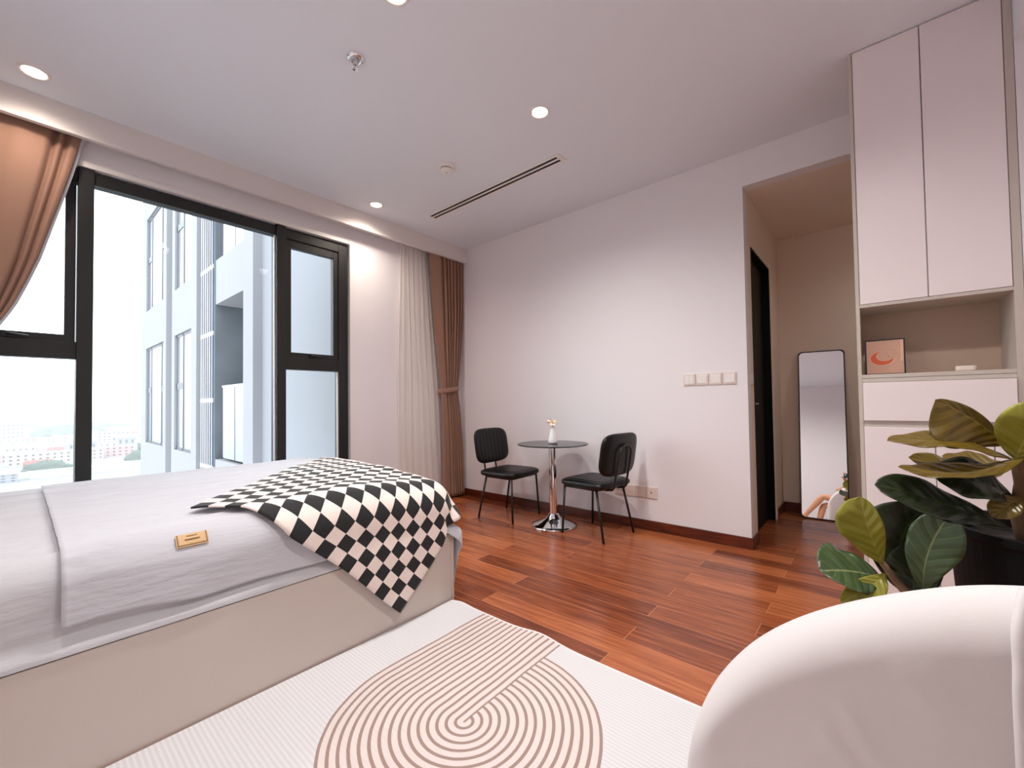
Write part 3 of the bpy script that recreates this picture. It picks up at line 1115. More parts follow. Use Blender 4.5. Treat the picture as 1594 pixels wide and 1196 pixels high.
VX, VY = 1.638, -.380
o = MB().lathe([(0, 0), (.036, 0), (.041, .006), (.042, .02), (.036, .055), (.026, .095), (.019, .122), (.018, .138), (.021, .146), (.017, .146), (.014, .136), (.016, .12), (0, .03)], n=36)
o.xf(Matrix.Translation((VX, VY, TZ + .0005)))
tag(o.build('vase', 'ceramic_white', None, smooth=True), 'small white bottle-shaped vase on the round glass table', 'vase')
fz = TZ + .1465
fw = thing('flower', (VX, VY, fz - .10), 'cream and yellow flower sprig standing in the small white vase', 'flower')
MB().tube([(VX, VY, fz - .05), (VX, VY, fz), (VX + .005, VY - .005, fz + .025)], .003, 6).build('stem', 'twig', fw, smooth=True)
def petal(c, d, up, L, wd, mt):
    d = Vector(d).normalized()
    s = d.cross(Vector(up)).normalized()
    n = s.cross(d)
    def fn(u, v):
        w = wd * (sin(pi * (u ** .8)) ** .8 if 0 < u < 1 else 0) * (v - .5) * 2
        return Vector(c) + d * (L * u) + s * w + n * (.25 * L * u * u - .15 * wd * (2 * v - 1) ** 2)
    o = MB().grid(fn, 6, 4).build('petal', mt, fw, smooth=True, fixn=False)
    solid(o, .001)
fc = Vector((VX + .010, VY - .012, fz + .036))
look = Vector((.55, -.75, .25)).normalized()
sx_ = look.cross(Vector((0, 0, 1))).normalized()
sz_ = sx_.cross(look)
for k in range(5):
    a = 2 * pi * k / 5 + .3
    petal(fc, sx_ * cos(a) + sz_ * sin(a) + look * .25, look, .036, .018, 'petal')
MB().lathe([(0, -.004), (.008, -.002), (.008, .004), (0, .007)], n=12).xf(Matrix.Translation(fc + look * .004)).build('flower_centre', 'petal_yellow', fw, smooth=True)
petal(fc + Vector((-.022, -.004, .002)), (-.8, -.1, .5), look, .04, .014, 'petal')
for d, L in (((-.75, -.35, -.05), .055), ((-.55, -.3, .75), .040), ((.7, .2, -.5), .035)):
    MB().tube([fc, fc + Vector(d).normalized() * L * .6 + Vector((0, 0, .006)), fc + Vector(d).normalized() * L], [.0022, .004, .001], 6).build('leaf', 'twig', fw, smooth=True)

# ------------------------------------------------------------------ dining chairs
def cushion(cx, cy, cz, lx, ly, th, rnd, grooves, gdepth, n=48, edge=7.0):
    """rounded pad in local x,y with the quilted face towards +z"""
    m = MB()
    def pt(a, b, sgn):
        q = max(abs(a), abs(b))
        if q > 1e-6:
            sc_ = (abs(a / q) ** rnd + abs(b / q) ** rnd) ** (-1.0 / rnd)
            sc_ = 1 + (sc_ - 1) * q
        else:
            sc_ = 1.0
        x, y = a * sc_, b * sc_
        h = max(0.0, 1 - q ** edge) ** .42
        z = sgn * th / 2 * h
        if sgn > 0 and grooves:
            f = (b + 1) / 2 * grooves
            fr = abs(f - round(f))
            if 0.3 < f < grooves - .3:
                z -= gdepth * math.exp(-(fr / .09) ** 2) * smooth01((1 - q) / .12)
            z += gdepth * .5 * smooth01((1 - q) / .3)
        return Vector((cx + x * lx / 2, cy + y * ly / 2, cz + z))
    def remap(t):          # denser towards the rim
        t = 2 * t - 1
        return math.copysign(1 - (1 - abs(t)) ** 1.5, t)
    m.grid(lambda u, v: pt(remap(u), 2 * v - 1, 1), n, n * 2)
    m.grid(lambda u, v: pt(remap(u), 2 * v - 1, -1), n, n * 2, flip=True)
    return m
def make_chair(label, loc, rot):
    t = thing('dining_chair', loc, label, 'chair', 'black chairs at the round table')
    # built in local coordinates, facing +x
    cushion(.015, 0, .421, .44, .455, .068, 6.0, 8, .006).build('seat', 'black_leather', t, smooth=True, local=True, weld=True)
    bk = cushion(0, 0, 0, .340, .480, .050, 4.2, 9, .006)
    # stand the pad up: local x -> up, local z -> forward
    tilt = radians(9)
    for i, p in enumerate(bk.v):
        bow = .022 * (p.y / .24) ** 2
        up, fwd = p.x, p.z + bow
        bk.v[i] = Vector((-.232 + fwd * cos(tilt) - up * sin(tilt), p.y, .662 + up * cos(tilt) + fwd * sin(tilt)))
    bk.build('backrest', 'black_leather', t, smooth=True, local=True, weld=True)
    for s in (-1, 1):
        MB().tube([(.185, s * .190, .392), (.205, s * .205, 0.0)], .0095, 10).build('leg', 'black_metal', t, smooth=True, local=True)
        MB().tube([(-.125, s * .180, .392), (-.205, s * .208, 0.0)], .0095, 10).build('leg', 'black_metal', t, smooth=True, local=True)
    fr = MB()
    ring = [(.185, -.19, .388), (.185, .19, .388), (-.125, .18, .388), (-.15, .09, .388), (-.15, -.09, .388), (-.125, -.18, .388)]
    fr.tube(ring, .0085, 8, closed=True)
    fr.build('seat_frame', 'black_metal', t, smooth=True, local=True)
    h = MB()
    path = []
    for s in (-1, 1):
        side = [(-.02, s * .082, .384), (-.15, s * .082, .380), (-.205, s * .082, .388), (-.226, s * .082, .412), (-.232, s * .082, .46), (-.262, s * .082, .60), (-.276, s * .080, .675)]
        path.append(side)
    arc = []
    for k in range(1, 8):
        a = pi * k / 8
        arc.append((-.279 - .004 * sin(a), -.080 * cos(a), .675 + .062 * sin(a)))
    h.tube(path[0] + arc + list(reversed(path[1])), .0085, 8)
    h.build('back_hoop', 'black_metal', t, smooth=True, local=True)
    t.rotation_euler = (0, 0, rot)
    return t
make_chair('black ribbed chair left of the round table, seat facing right', (1.112, -.372, 0), radians(2))
make_chair('black ribbed chair right of the round table, seen from behind', (2.036, -.325, 0), radians(180 - 7))

# ------------------------------------------------------------------ leaning mirror
lean, yaw = radians(8.2), radians(2.5)
MM = Matrix.Translation((3.437, 1.198, 0.004)) @ Matrix.Rotation(yaw, 4, 'Z') @ Matrix.Rotation(-lean, 4, 'X')
def rrect(w, h, r, n=8):
    pts = []
    for cx, cy, a0 in ((w / 2 - r, r, -pi / 2), (w / 2 - r, h - r, 0), (-w / 2 + r, h - r, pi / 2), (-w / 2 + r, r, pi)):
        for k in range(n + 1):
            a = a0 + pi / 2 * k / n
            pts.append((cx + r * cos(a), cy + r * sin(a)))
    return pts
t = thing('leaning_mirror', (3.437, 1.21, 0), 'tall rounded mirror with a thin black frame leaning in the niche', 'mirror')
MWD, MHT = .352, 1.535
outer = rrect(MWD, MHT, .034)
inner = [(x * (1 - .018 / MWD), .009 + y * (1 - .018 / MHT)) for x, y in outer]
m = MB()
n = len(outer)
vs = []
for (ox, oz), (ix, iz) in zip(outer, inner):
    vs += [(ox, 0, oz), (ox, .020, oz), (ix, 0, iz), (ix, .010, iz)]
fs = []
for i in range(n):
    j = (i + 1) % n
    a, b = i * 4, j * 4
    fs += [(a, b, b + 1, a + 1), (a, a + 2, b + 2, b), (a + 2, a + 3, b + 3, b + 2)]
fs.append(tuple(i * 4 + 1 for i in range(n)))
m.add(vs, fs).xf(MM).build('mirror_frame', 'black_metal', t)
m = MB().add([(x, .004, z) for x, z in inner], [tuple(range(n))])
m.xf(MM).build('mirror_pane', 'mirror_glass', t)

# ------------------------------------------------------------------ tall cabinet
cb = thing('tall_cabinet', (4.016, -.3, 0), 'tall white built-in cabinet with grey sides and an open niche', 'cabinet')
CX0, CX1 = 3.732, 4.300
c = MB()
c.box(CX0, 3.748, YC, -.002, 0, H - .002)
c.box(4.272, CX1, YC, -.002, 0, H - .002)
c.box(3.748, 4.272, YC + .022, -.01, 1.562, H - .002)
c.box(3.748, 4.272, YC, -.31, 1.546, 1.562)
c.box(3.748, 4.272, YC + .004, -.01, .07, 1.160)
c.box(3.748, 4.272, YC + .05, -.03, 0, .07)
c.v = [Vector(p) for p in c.v]
c.build('carcass', 'cabinet_grey', cb, bevel=0.001)
MB().box(3.748, 4.272, YC, -.308, 1.180, 1.199).build('shelf', 'cabinet_grey', cb, bevel=0.0015)
MB().box(3.748, 4.272, YC + .001, -.308, 1.160, 1.1785).build('shelf_rail', 'cabinet_grey', cb, bevel=0.0015)
MB().box(3.748, 4.272, -.310, -.290, 1.160, 1.562).build('niche_back', 'cabinet_inner', cb)
def front(name, x0, x1, z0, z1, y0=YC - .0005, th=.020):
    return MB().box(x0, x1, y0, y0 + th, z0, z1).build(name, 'cabinet_white', cb, bevel=0.0015)
front('door', 3.7505, 4.0025, 1.564, H - .006)
front('door', 4.0065, 4.2695, 1.564, H - .006)
YF = YC - .0165
front('drawer_front', 3.7505, 4.2675, .964, 1.1565, YF + .0005)
front('door', 3.7505, 4.0055, .085, .931, YF + .0005)
front('door', 4.0095, 4.1925, .085, .931, YF + .0005)
front('door', 4.1965, 4.2675, .085, .931, YF + .0005)

# framed moon print and the small box on the shelf
t = thing('framed_print', (3.842, -.45, 1.199), 'small black framed print of an orange crescent moon on the cabinet shelf', 'picture')
PM = Matrix.Translation((3.842, -.470, 1.2012)) @ Matrix.Rotation(radians(-6), 4, 'X')
PW, PH = .160, .190
f = MB()
f.box(-PW / 2, -PW / 2 + .006, 0, .014, 0, PH)
f.box(PW / 2 - .006, PW / 2, 0, .014, 0, PH)
f.box(-PW / 2 + .006, PW / 2 - .006, 0, .014, 0, .006)
f.box(-PW / 2 + .006, PW / 2 - .006, 0, .014, PH - .006, PH)
f.xf(PM).build('picture_frame', 'black_metal', t)
pr = MB().box(-PW / 2 + .006, PW / 2 - .006, .003, .012, .006, PH - .006).xf(PM).build('print', 'print_paper', t)
MB().box(PW / 2 - .019, PW / 2 - .006, .0022, .0034, .07, PH - .006).xf(PM).build('pale_edge', 'print_pale', pr)
def disc2(m, cx, cz, rx, rz, n=10, y=.0022):
    m.add([(cx + rx * cos(2 * pi * k / n), y, cz + rz * sin(2 * pi * k / n)) for k in range(n)], [tuple(range(n))])
def crescent(m, sc, y):
    pts = []
    A0, A1 = radians(105), radians(345)
    for k in range(33):
        a = A0 + (A1 - A0) * k / 32
        pts.append((-.012 + .046 * sc * cos(a), .088 + .036 * sc * sin(a)))
    for k in range(33):
        a = radians(335) - (radians(335) - radians(120)) * k / 32
        pts.append((-.001 + .034 / sc * cos(a), .099 + .0265 / sc * sin(a)))
    vs = [(x, y, z) for x, z in pts]
    fs = [(i, i + 1, 65 - i - 1, 65 - i) for i in range(32)]
    m.add(vs, fs)
m = MB()
crescent(m, 1.10, .0026)
m.xf(PM).build('moon_outline', 'print_pale', pr)
m = MB()
crescent(m, 1.0, .0020)
m.xf(PM).build('moon', 'print_orange', pr)
m = MB()
rd = random.Random(4)
for k in range(34):
    a = 2 * pi * k / 34
    disc2(m, -.005 + (.058 + .004 * rd.random()) * cos(a), .090 + (.047 + .003 * rd.random()) * sin(a), .0014, .0012, 6)
for k in range(26):
    disc2(m, .004 + .040 * rd.random(), .090 + .045 * rd.random(), .0012, .0012, 6)
m.xf(PM).build('star_dots', 'print_brown', pr)

t = thing('small_box', (4.13, -.45, 1.199), 'small white rounded box on the right of the cabinet shelf', 'box')
b = MB()
def rbox(m, cx, cy, z0, z1, wx, wy, r):
    pts = rrect(wx, wy, r, 5)
    m.prism([(cx + x, cy - wy / 2 + y) for x, y in pts], lambda p, s: (p[0], p[1], z1 if s else z0))
rbox(b, 4.133, -.45, 1.1995, 1.205, .080, .050, .018)
b.build('base', 'cabinet_grey', t, bevel=.002)
b = MB()
rbox(b, 4.135, -.45, 1.2052, 1.229, .072, .045, .016)
b.build('lid', 'box_white', t, bevel=.004)
# ------------------------------------------------------------------ white tub armchair (foreground)
def catmull(P, n):
    P = [Vector(p) for p in P]
    Q = [2 * P[0] - P[1]] + P + [2 * P[-1] - P[-2]]
    out = []
    for i in range(1, len(Q) - 2):
        for k in range(n):
            t = k / n
            a, b, c, d = Q[i - 1], Q[i], Q[i + 1], Q[i + 2]
            out.append(.5 * ((2 * b) + (c - a) * t + (2 * a - 5 * b + 4 * c - d) * t * t + (3 * b - a - 3 * c + d) * t ** 3))
    out.append(P[-1])
    return out
ACX, ACY = 3.98, -3.13
ac = thing('armchair', (ACX, ACY, 0), 'white rounded tub armchair in the right foreground, cut by the picture edge', 'armchair')
plan = catmull([(3.518, -2.655, 0), (3.80, -2.640, 0), (4.10, -2.640, 0), (4.38, -2.78, 0), (4.48, -3.13, 0), (4.38, -3.48, 0), (4.10, -3.62, 0), (3.80, -3.62, 0), (3.518, -3.605, 0)], 14)
cum = [0.0]
for a, b in zip(plan, plan[1:]):
    cum.append(cum[-1] + (b - a).length)
TOT = cum[-1]
def plan_at(s):
    d = s * TOT
    for i in range(len(cum) - 1):
        if d <= cum[i + 1] or i == len(cum) - 2:
            k = (d - cum[i]) / (cum[i + 1] - cum[i])
            p = plan[i].lerp(plan[i + 1], min(1, max(0, k)))
            a = plan[max(0, i - 1)]
            b = plan[min(len(plan) - 1, i + 2)]
            tg = (b - a).normalized()
            return p, Vector((tg.y, -tg.x, 0))      # normal points outwards? fixed below
    return plan[-1], Vector((0, 1, 0))
def warp(u):                                        # denser near both arm tips
    return .5 - .5 * cos(pi * u) if False else u
ARM_TOP = [(p.x, p.y) for p in catmull([(0, .38, 0), (.004, .44, 0), (.018, .515, 0), (.045, .583, 0), (.08, .640, 0), (.12, .688, 0), (.17, .732, 0), (.23, .772, 0), (.30, .808, 0), (.37, .834, 0), (.44, .847, 0), (.52, .852, 0), (.6, .852, 0)], 8)] + [(9, .852)]
CREASES = [(3.786, 0.757, 0.598, -0.802, -0.0035), (3.805, 0.776, 0.541, -0.841, -0.0035), (3.705, 0.638, 0.692, -0.722, -0.0035), (3.731, 0.676, 0.623, -0.782, -0.0035)]
def shell(u, v):
    # u along the shell, v from outer bottom over the top to inner bottom
    uu = .5 * (1 - cos(pi * u)) * .5 + u * .5
    p, nrm = plan_at(uu)
    nrm = -nrm if (p - Vector((ACX, ACY, 0))).dot(nrm) < 0 else nrm
    d = min(uu, 1 - uu) * TOT
    th = .135 * sqrt(max(.0004, 1 - (1 - min(1, d / .06)) ** 2))
    kk = min(1, d / .47)
    zt = lerp_tab(ARM_TOP, d)
    zb = .045
    zs = zt - th / 2
    if v < .4:
        k = v / .4
        z = zb + (zs - zb) * k
        o = th / 2 + .012 * sin(pi * k)
    elif v < .6:
        a = pi * (v - .4) / .2
        z = zs + th / 2 * sin(a)
        o = th / 2 * cos(a)
    else:
        k = (v - .6) / .4
        z = zs - (zs - zb) * k
        o = -th / 2 - .020 * sin(pi * min(1, k * 1.3)) * min(1, d / .2)
        wv = noise.noise(Vector((p.x * 7 + z * 6, p.y * 3, z * 2.0)))
        o += .004 * wv * min(1, k * 4) * min(1, d / .15)
        if p.y > ACY:                         # drag creases on the inside of the near arm
            for cx_, cz_, dx_, dz_, am in CREASES:
                q = (p.x - cx_) * dz_ - (z - cz_) * dx_
                l = (p.x - cx_) * dx_ + (z - cz_) * dz_
                o += am * math.exp(-(q / .007) ** 2) * smooth01(l / .03) * (1 - smooth01((l - .06) / .08))
    return Vector((p.x, p.y, z)) + nrm * o
sm = MB()
sm.grid(shell, 260, 130)
NVv = 131
sm.f.append(tuple(range(NVv)))
sm.mi.append(0)
sm.f.append(tuple(reversed([260 * NVv + k for k in range(NVv)])))
sm.mi.append(0)
sm.build('shell', 'boucle_white', ac, smooth=True)
seat = MB()
def seat_pt(a, b, sgn):
    x = a * sqrt(1 - .12 * b * b)
    y = b * sqrt(1 - .12 * a * a)
    q = max(abs(a), abs(b))
    hh = max(0.0, 1 - q ** 8) ** .4
    return Vector((3.905 + .395 * x, ACY + .395 * y, .318 + sgn * .085 * hh + (.012 * (1 - q * q) if sgn > 0 else 0)))
seat.grid(lambda u, v: seat_pt(2 * u - 1, 2 * v - 1, 1), 30, 30)
seat.grid(lambda u, v: seat_pt(2 * u - 1, 2 * v - 1, -1), 30, 30, flip=True)
seat.build('seat_cushion', 'boucle_white', ac, smooth=True, weld=True)
MB().prism([(3.60, ACY - .36), (4.25, ACY - .36), (4.36, ACY), (4.25, ACY + .36), (3.60, ACY + .36)], lambda p, s: (p[0], p[1], .255 if s else .05)).build('seat_base', 'boucle_white', ac, bevel=.02)
pp = catmull([(3.918, -2.67, 0.852), (3.912, -2.69, 0.842), (3.904, -2.714, 0.817), (3.902, -2.727, 0.784), (3.9, -2.735, 0.751), (3.899, -2.743, 0.687), (3.898, -2.745, 0.60), (3.898, -2.735, .42)], 6)
MB().tube(pp, .0055, 8).build('piping', 'boucle_white', ac, smooth=True)
for fx, fy in ((3.66, -2.80), (3.66, -3.46), (4.28, -2.86), (4.28, -3.40)):
    MB().lathe([(0, 0), (.022, 0), (.026, .05), (0, .05)], n=16).xf(Matrix.Translation((fx, fy, 0))).build('foot', 'black_metal', ac, smooth=False)

# ------------------------------------------------------------------ the seated person taking the picture (seen in the mirror)
def skin_obj(name, verts, edges, radii, material, parent=None, root=0, sub=2, origin=None):
    me = bpy.data.meshes.new(name)
    org = Vector(origin) if origin is not None else (world_loc(parent) if parent is not None else Vector((0, 0, 0)))
    me.from_pydata([tuple(Vector(v) - org) for v in verts], edges, [])
    me.materials.append(MATS[material])
    o = bpy.data.objects.new(name, me)
    COL.objects.link(o)
    if parent is not None:
        o.parent = parent
    else:
        o.location = org
    md = o.modifiers.new('skin', 'SKIN')
    md.use_smooth_shade = True
    sv = me.skin_vertices[0].data
    for i, r in enumerate(radii):
        sv[i].radius = r if isinstance(r, tuple) else (r, r)
        sv[i].use_root = (i == root)
    s = o.modifiers.new('subsurf', 'SUBSURF')
    s.levels = sub
    s.render_levels = sub
    return o
PV, PE, PR = [], [], []
PS = Vector((.03, -.09, .0))        # where the person sits, relative to the first draft
PSON = [1.0]
def jv(p, r, link=None):
    PV.append(Vector(p) + PS * PSON[0])
    PR.append(r)
    i = len(PV) - 1
    if link is not None:
        PE.append((link, i))
    return i
pel = jv((3.93, -3.22, .545), (.125, .115))
sp1 = jv((3.98, -3.22, .70), (.115, .105), pel)
sp2 = jv((4.02, -3.22, .86), (.125, .11), sp1)
chs = jv((4.03, -3.22, .985), (.115, .10), sp2)
nk = jv((4.03, -3.22, 1.085), .048, chs)
nk2 = jv((4.015, -3.235, 1.135), .046, nk)
hd1 = jv((4.005, -3.245, 1.19), (.082, .092), nk2)
hd2 = jv((4.010, -3.250, 1.255), (.094, .105), hd1)
hd3 = jv((4.015, -3.252, 1.315), (.086, .096), hd2)
# right arm (towards the mirror) and left arm
def arm(sh_, el, wr_, palm, fdir, side, thumb):
    PSON[0] = 0.0
    a = jv(sh_, .052, chs)
    b = jv(Vector(sh_).lerp(Vector(el), .5), .043, a)
    c = jv(el, .037, b)
    d = jv(Vector(el).lerp(Vector(wr_), .35), .038, c)
    e = jv(wr_, .024, d)
    p = jv(palm, (.030, .018), e)
    fdir, side = Vector(fdir).normalized(), Vector(side).normalized()
    curl = fdir.cross(side).normalized()
    for k, L in enumerate((.070, .080, .075, .058)):
        q = Vector(palm) + side * (.030 - .020 * k) + fdir * .035
        f0 = jv(q, .0095, p)
        f1 = jv(q + fdir * L * .5 + curl * .006, .0088, f0)
        f2 = jv(q + fdir * L * .75 + curl * .028, .008, f1)
    th0 = jv(Vector(palm) + side * .034 - fdir * .012, .011, p)
    jv(Vector(palm) + side * .055 + fdir * .020 + curl * .012, .010, th0)
PHC = CAM_POS - FWD * .016 + RGT * .045
rp = PHC + RGT * .090 - FWD * .054 - UPV * .030
arm((4.05, -3.16, 1.005), (3.668, -3.285, .775), rp - UPV * .075 - FWD * .02 - RGT * .005, rp, UPV - RGT * .35, FWD, 1)
lp = PHC - RGT * .100 - FWD * .054 - UPV * .030
arm((4.07, -3.46, 1.005), (3.93, -3.49, .80), lp - UPV * .07 - FWD * .03, lp, UPV + RGT * .3, FWD, -1)
def leg(hip, knee, ank, toe):
    PSON[0] = 1.0
    a = jv(hip, (.088, .085), pel)
    b = jv(Vector(hip).lerp(Vector(knee), .5), .074, a)
    c = jv(knee, .054, b)
    d = jv(Vector(knee).lerp(Vector(ank), .3), .054, c)
    e = jv(Vector(knee).lerp(Vector(ank), .65), .041, d)
    f = jv(ank, .033, e)
    h = jv(Vector(ank) + (Vector(ank) - Vector(knee)).normalized() * .035 + Vector((.012, 0, 0)), .034, f)
    g = jv(Vector(ank).lerp(Vector(toe), .55), (.034, .026), f)
    jv(toe, (.036, .016), g)
leg((3.91, -3.135, .535), (3.445, -3.165, .665), (3.185, -3.185, .305), (3.065, -3.190, .20))
leg((3.91, -3.305, .525), (3.450, -3.245, .520), (3.355, -3.215, .105), (3.200, -3.215, .035))
person = skin_obj('person', PV, PE, PR, 'skin', None, pel, 2, origin=(3.96, -3.31, .43))
tag(person, 'seated person in a white top with bare crossed legs, reflected in the leaning mirror', 'person')
# clothing and hair
DV = [(3.93, -3.22, .55), (3.98, -3.22, .70), (4.02, -3.22, .86), (4.03, -3.22, .985), (4.025, -3.22, 1.055), (4.02, -3.07, 1.00), (3.955, -3.095, .955), (4.04, -3.37, 1.00), (4.025, -3.42, .955),
      (3.82, -3.145, .555), (3.74, -3.155, .58), (3.82, -3.30, .53), (3.74, -3.295, .525)]
DE = [(0, 1), (1, 2), (2, 3), (3, 4), (3, 5), (5, 6), (3, 7), (7, 8), (0, 9), (9, 10), (0, 11), (11, 12)]
DR = [(.140, .128), (.130, .118), (.138, .122), (.126, .112), (.075, .07), .064, .060, .064, .060, .098, .094, .098, .094]
skin_obj('dress', [Vector(p) + PS for p in DV], DE, DR, 'dress_white', person, 0, 2)
HV = [(4.045, -3.255, 1.345), (4.075, -3.25, 1.27), (4.085, -3.24, 1.17), (4.095, -3.23, 1.05), (4.105, -3.225, .92), (3.995, -3.25, 1.352)]
skin_obj('hair', [Vector(p) + PS for p in HV], [(0, 1), (1, 2), (2, 3), (3, 4), (0, 5)], [(.092, .095), (.088, .108), (.07, .10), (.05, .09), (.02, .06), (.085, .092)], 'hair', person, 1, 2)
org = world_loc(person)
face = Vector((-.86, .12, .0)).normalized()
fs_ = Vector((-face.y, face.x, 0))
fcn = Vector((4.005, -3.247, 1.245)) + PS
for s in (-1, 1):
    e = MB().lathe([(0, -.012), (.009, -.008), (.012, 0), (.009, .008), (0, .012)], n=12).xf(Matrix.Translation(fcn + face * .088 + fs_ * s * .031 + Vector((0, 0, .012))))
    e.build('eye', 'ceramic_white', person, smooth=True)
ns = MB().tube([fcn + face * .082 + Vector((0, 0, .015)), fcn + face * .098 + Vector((0, 0, -.012)), fcn + face * .104 + Vector((0, 0, -.025)), fcn + face * .084 + Vector((0, 0, -.032))], [.006, .009, .012, .006], 10)
ns.build('nose', 'skin', person, smooth=True)
mo = MB().tube([fcn + face * .078 + fs_ * -.024 + Vector((0, 0, -.052)), fcn + face * .090 + Vector((0, 0, -.052)), fcn + face * .078 + fs_ * .024 + Vector((0, 0, -.052))], [.003, .008, .003], 8)
mo.build('mouth', 'lip', person, smooth=True)
# phone: a slab held just behind the viewpoint
PHM = Matrix(((RGT.x, -FWD.x, UPV.x, PHC.x), (RGT.y, -FWD.y, UPV.y, PHC.y), (RGT.z, -FWD.z, UPV.z, PHC.z), (0, 0, 0, 1)))
ph = thing('phone', tuple(PHC), 'black phone held up in the hands of the seated person', 'phone')
m = MB()
m.prism([(x, z - .037) for x, z in rrect(.156, .074, .010, 5)], lambda p, s: (p[0], .008 if s else 0, p[1]))
m.xf(PHM).build('phone_body', 'phone_black', ph, bevel=.001)
m = MB()
for dx in (0.0, .018):
    o0 = len(m.v)
    m.lathe([(0, 0), (.006, 0), (.006, .0012), (0, .0012)], n=14)
    for i in range(o0, len(m.v)):
        p = m.v[i]
        m.v[i] = Vector((-.058 + dx + p.x, -.0002 - p.z, .018 + p.y))
m.xf(PHM).build('phone_lens', 'steel', ph)

# ------------------------------------------------------------------ fiddle leaf plants
def leaf(par, b, c, t, wl, wr_, nh, material, rng):
    b, c, t, nh = Vector(b), Vector(c), Vector(t), Vector(nh).normalized()
    ph = rng.random() * 6
    fold_ = .22
    def fn(u, v):
        P = b * (1 - u) ** 2 + c * 2 * u * (1 - u) + t * u * u
        T = (2 * (1 - u) * (c - b) + 2 * u * (t - c)).normalized()
        S = nh.cross(T)
        S = S.normalized() if S.length > 1e-4 else Vector((1, 0, 0))
        N = T.cross(S).normalized()
        prof = max(0.0, sin(pi * min(1, max(0, u)) ** 1.25)) ** .62 * (.72 + .42 * u)
        s = 2 * v - 1
        w = (wl if s > 0 else wr_) * prof
        rip = .12 * sin(9 * u + ph) * s * s + .05 * sin(21 * u + ph * 2) * abs(s)
        return P + S * (s * w) + N * (fold_ * abs(s) * w + rip * w - .10 * w * s * s)
    o = MB().grid(fn, 26, 12, uvfn=lambda u, v: (u, v)).build('leaf', material, par, smooth=True, fixn=False)
    solid(o, .0014, 0)
    return o
LEAVES = [
    ((4.053, -1.72, 0.947), (4.012, -1.75, 1.015), (3.92, -1.78, 1.073), 0.105, 0.022, (0.1, -1, 0.15), 'leaf_olive'),
    ((4.064, -1.75, 0.912), (3.959, -1.78, 0.97), (3.815, -1.85, 0.959), 0.05, 0.05, (-0.1, -0.42, 0.9), 'leaf_olive'),
    ((4.052, -1.7, 0.869), (3.975, -1.72, 0.857), (3.862, -1.75, 0.905), 0.05, 0.05, (0, -0.55, 0.83), 'leaf_olive'),
    ((4.083, -1.75, 0.921), (3.975, -1.82, 0.854), (3.835, -1.88, 0.891), 0.045, 0.045, (0, -0.35, 0.93), 'leaf_olive'),
    ((4.08, -1.62, 0.889), (4.025, -1.62, 0.874), (3.942, -1.62, 0.901), 0.05, 0.05, (0, -0.4, 0.9), 'leaf_olive'),
    ((4.065, -1.72, 0.805), (4.015, -1.78, 0.869), (3.906, -1.82, 0.864), 0.07, 0.07, (0.1, -0.7, 0.7), 'leaf_dark'),
    ((4.06, -1.74, 0.724), (3.901, -1.84, 0.814), (3.785, -1.9, 0.84), 0.062, 0.055, (-0.1, -0.75, 0.65), 'leaf_dark'),
    ((4.069, -1.74, 0.913), (4.076, -1.76, 0.975), (4.130, -1.8, 1.061), 0.070, 0.085, (0.1, -1, 0.2), 'leaf_light'),
    ((4.077, -1.74, 0.815), (4.05, -1.76, 0.803), (4.015, -1.8, 0.766), 0.03, 0.03, (0, -0.9, 0.4), 'leaf_olive'),
    ((4.099, -1.7, 0.828), (4.145, -1.72, 0.91), (4.207, -1.75, 0.964), 0.08, 0.08, (0, -0.7, 0.7), 'leaf_dark'),
    ((4.1, -1.7, 0.87), (4.141, -1.68, 0.838), (4.205, -1.66, 0.777), 0.08, 0.08, (0, -0.5, 0.85), 'leaf_olive'),
]
SMALL = [
    ((3.797, -1.8, 0.596), (3.768, -1.84, 0.686), (3.753, -1.86, 0.796), 0.075, 0.038, (-0.15, -1, 0.3), 'leaf_light'),
    ((3.793, -1.82, 0.559), (3.735, -1.88, 0.593), (3.66, -1.94, 0.584), 0.075, 0.085, (-0.15, -0.72, 0.65), 'leaf_green'),
    ((3.801, -1.84, 0.582), (3.776, -1.9, 0.556), (3.703, -1.93, 0.507), 0.045, 0.03, (0.2, -0.9, 0.3), 'leaf_light'),
    ((3.829, -1.78, 0.525), (3.815, -1.76, 0.66), (3.890, -1.755, 0.768), 0.098, 0.098, (0.25, -1, 0.15), 'leaf_dark'),
    ((3.855, -1.80, 0.50), (3.868, -1.775, 0.56), (3.862, -1.755, 0.66), 0.062, 0.062, (0.1, -1, 0.1), 'leaf_dark'),
    ((3.881, -1.8, 0.538), (3.876, -1.82, 0.661), (3.942, -1.8, 0.768), 0.055, 0.065, (-0.25, -1, 0.25), 'leaf_green'),
    ((3.823, -1.7, 0.627), (3.806, -1.7, 0.673), (3.771, -1.7, 0.71), 0.04, 0.04, (0, -1, 0.2), 'leaf_dark'),
]
rng = random.Random(11)
PX, PY, PRR, PZ = 4.175, -1.62, .225, .715
pl = thing('potted_fig', (PX, PY, 0), 'large fiddle leaf fig in a big black pot in front of the tall cabinet', 'plant')
MB().lathe([(0, 0), (.175, 0), (.185, .01), (PRR, PZ - .03), (PRR + .006, PZ - .02), (PRR + .006, PZ), (PRR - .012, PZ), (PRR - .02, PZ - .06), (0, PZ - .06)], n=56).xf(Matrix.Translation((PX, PY, 0))).build('pot', 'pot_black', pl, smooth=False)
MB().lathe([(0, PZ - .030), (.10, PZ - .035), (PRR - .016, PZ - .045), (PRR - .016, PZ - .058), (0, PZ - .058)], n=40).xf(Matrix.Translation((PX, PY, 0))).build('soil', 'soil', pl, smooth=True)
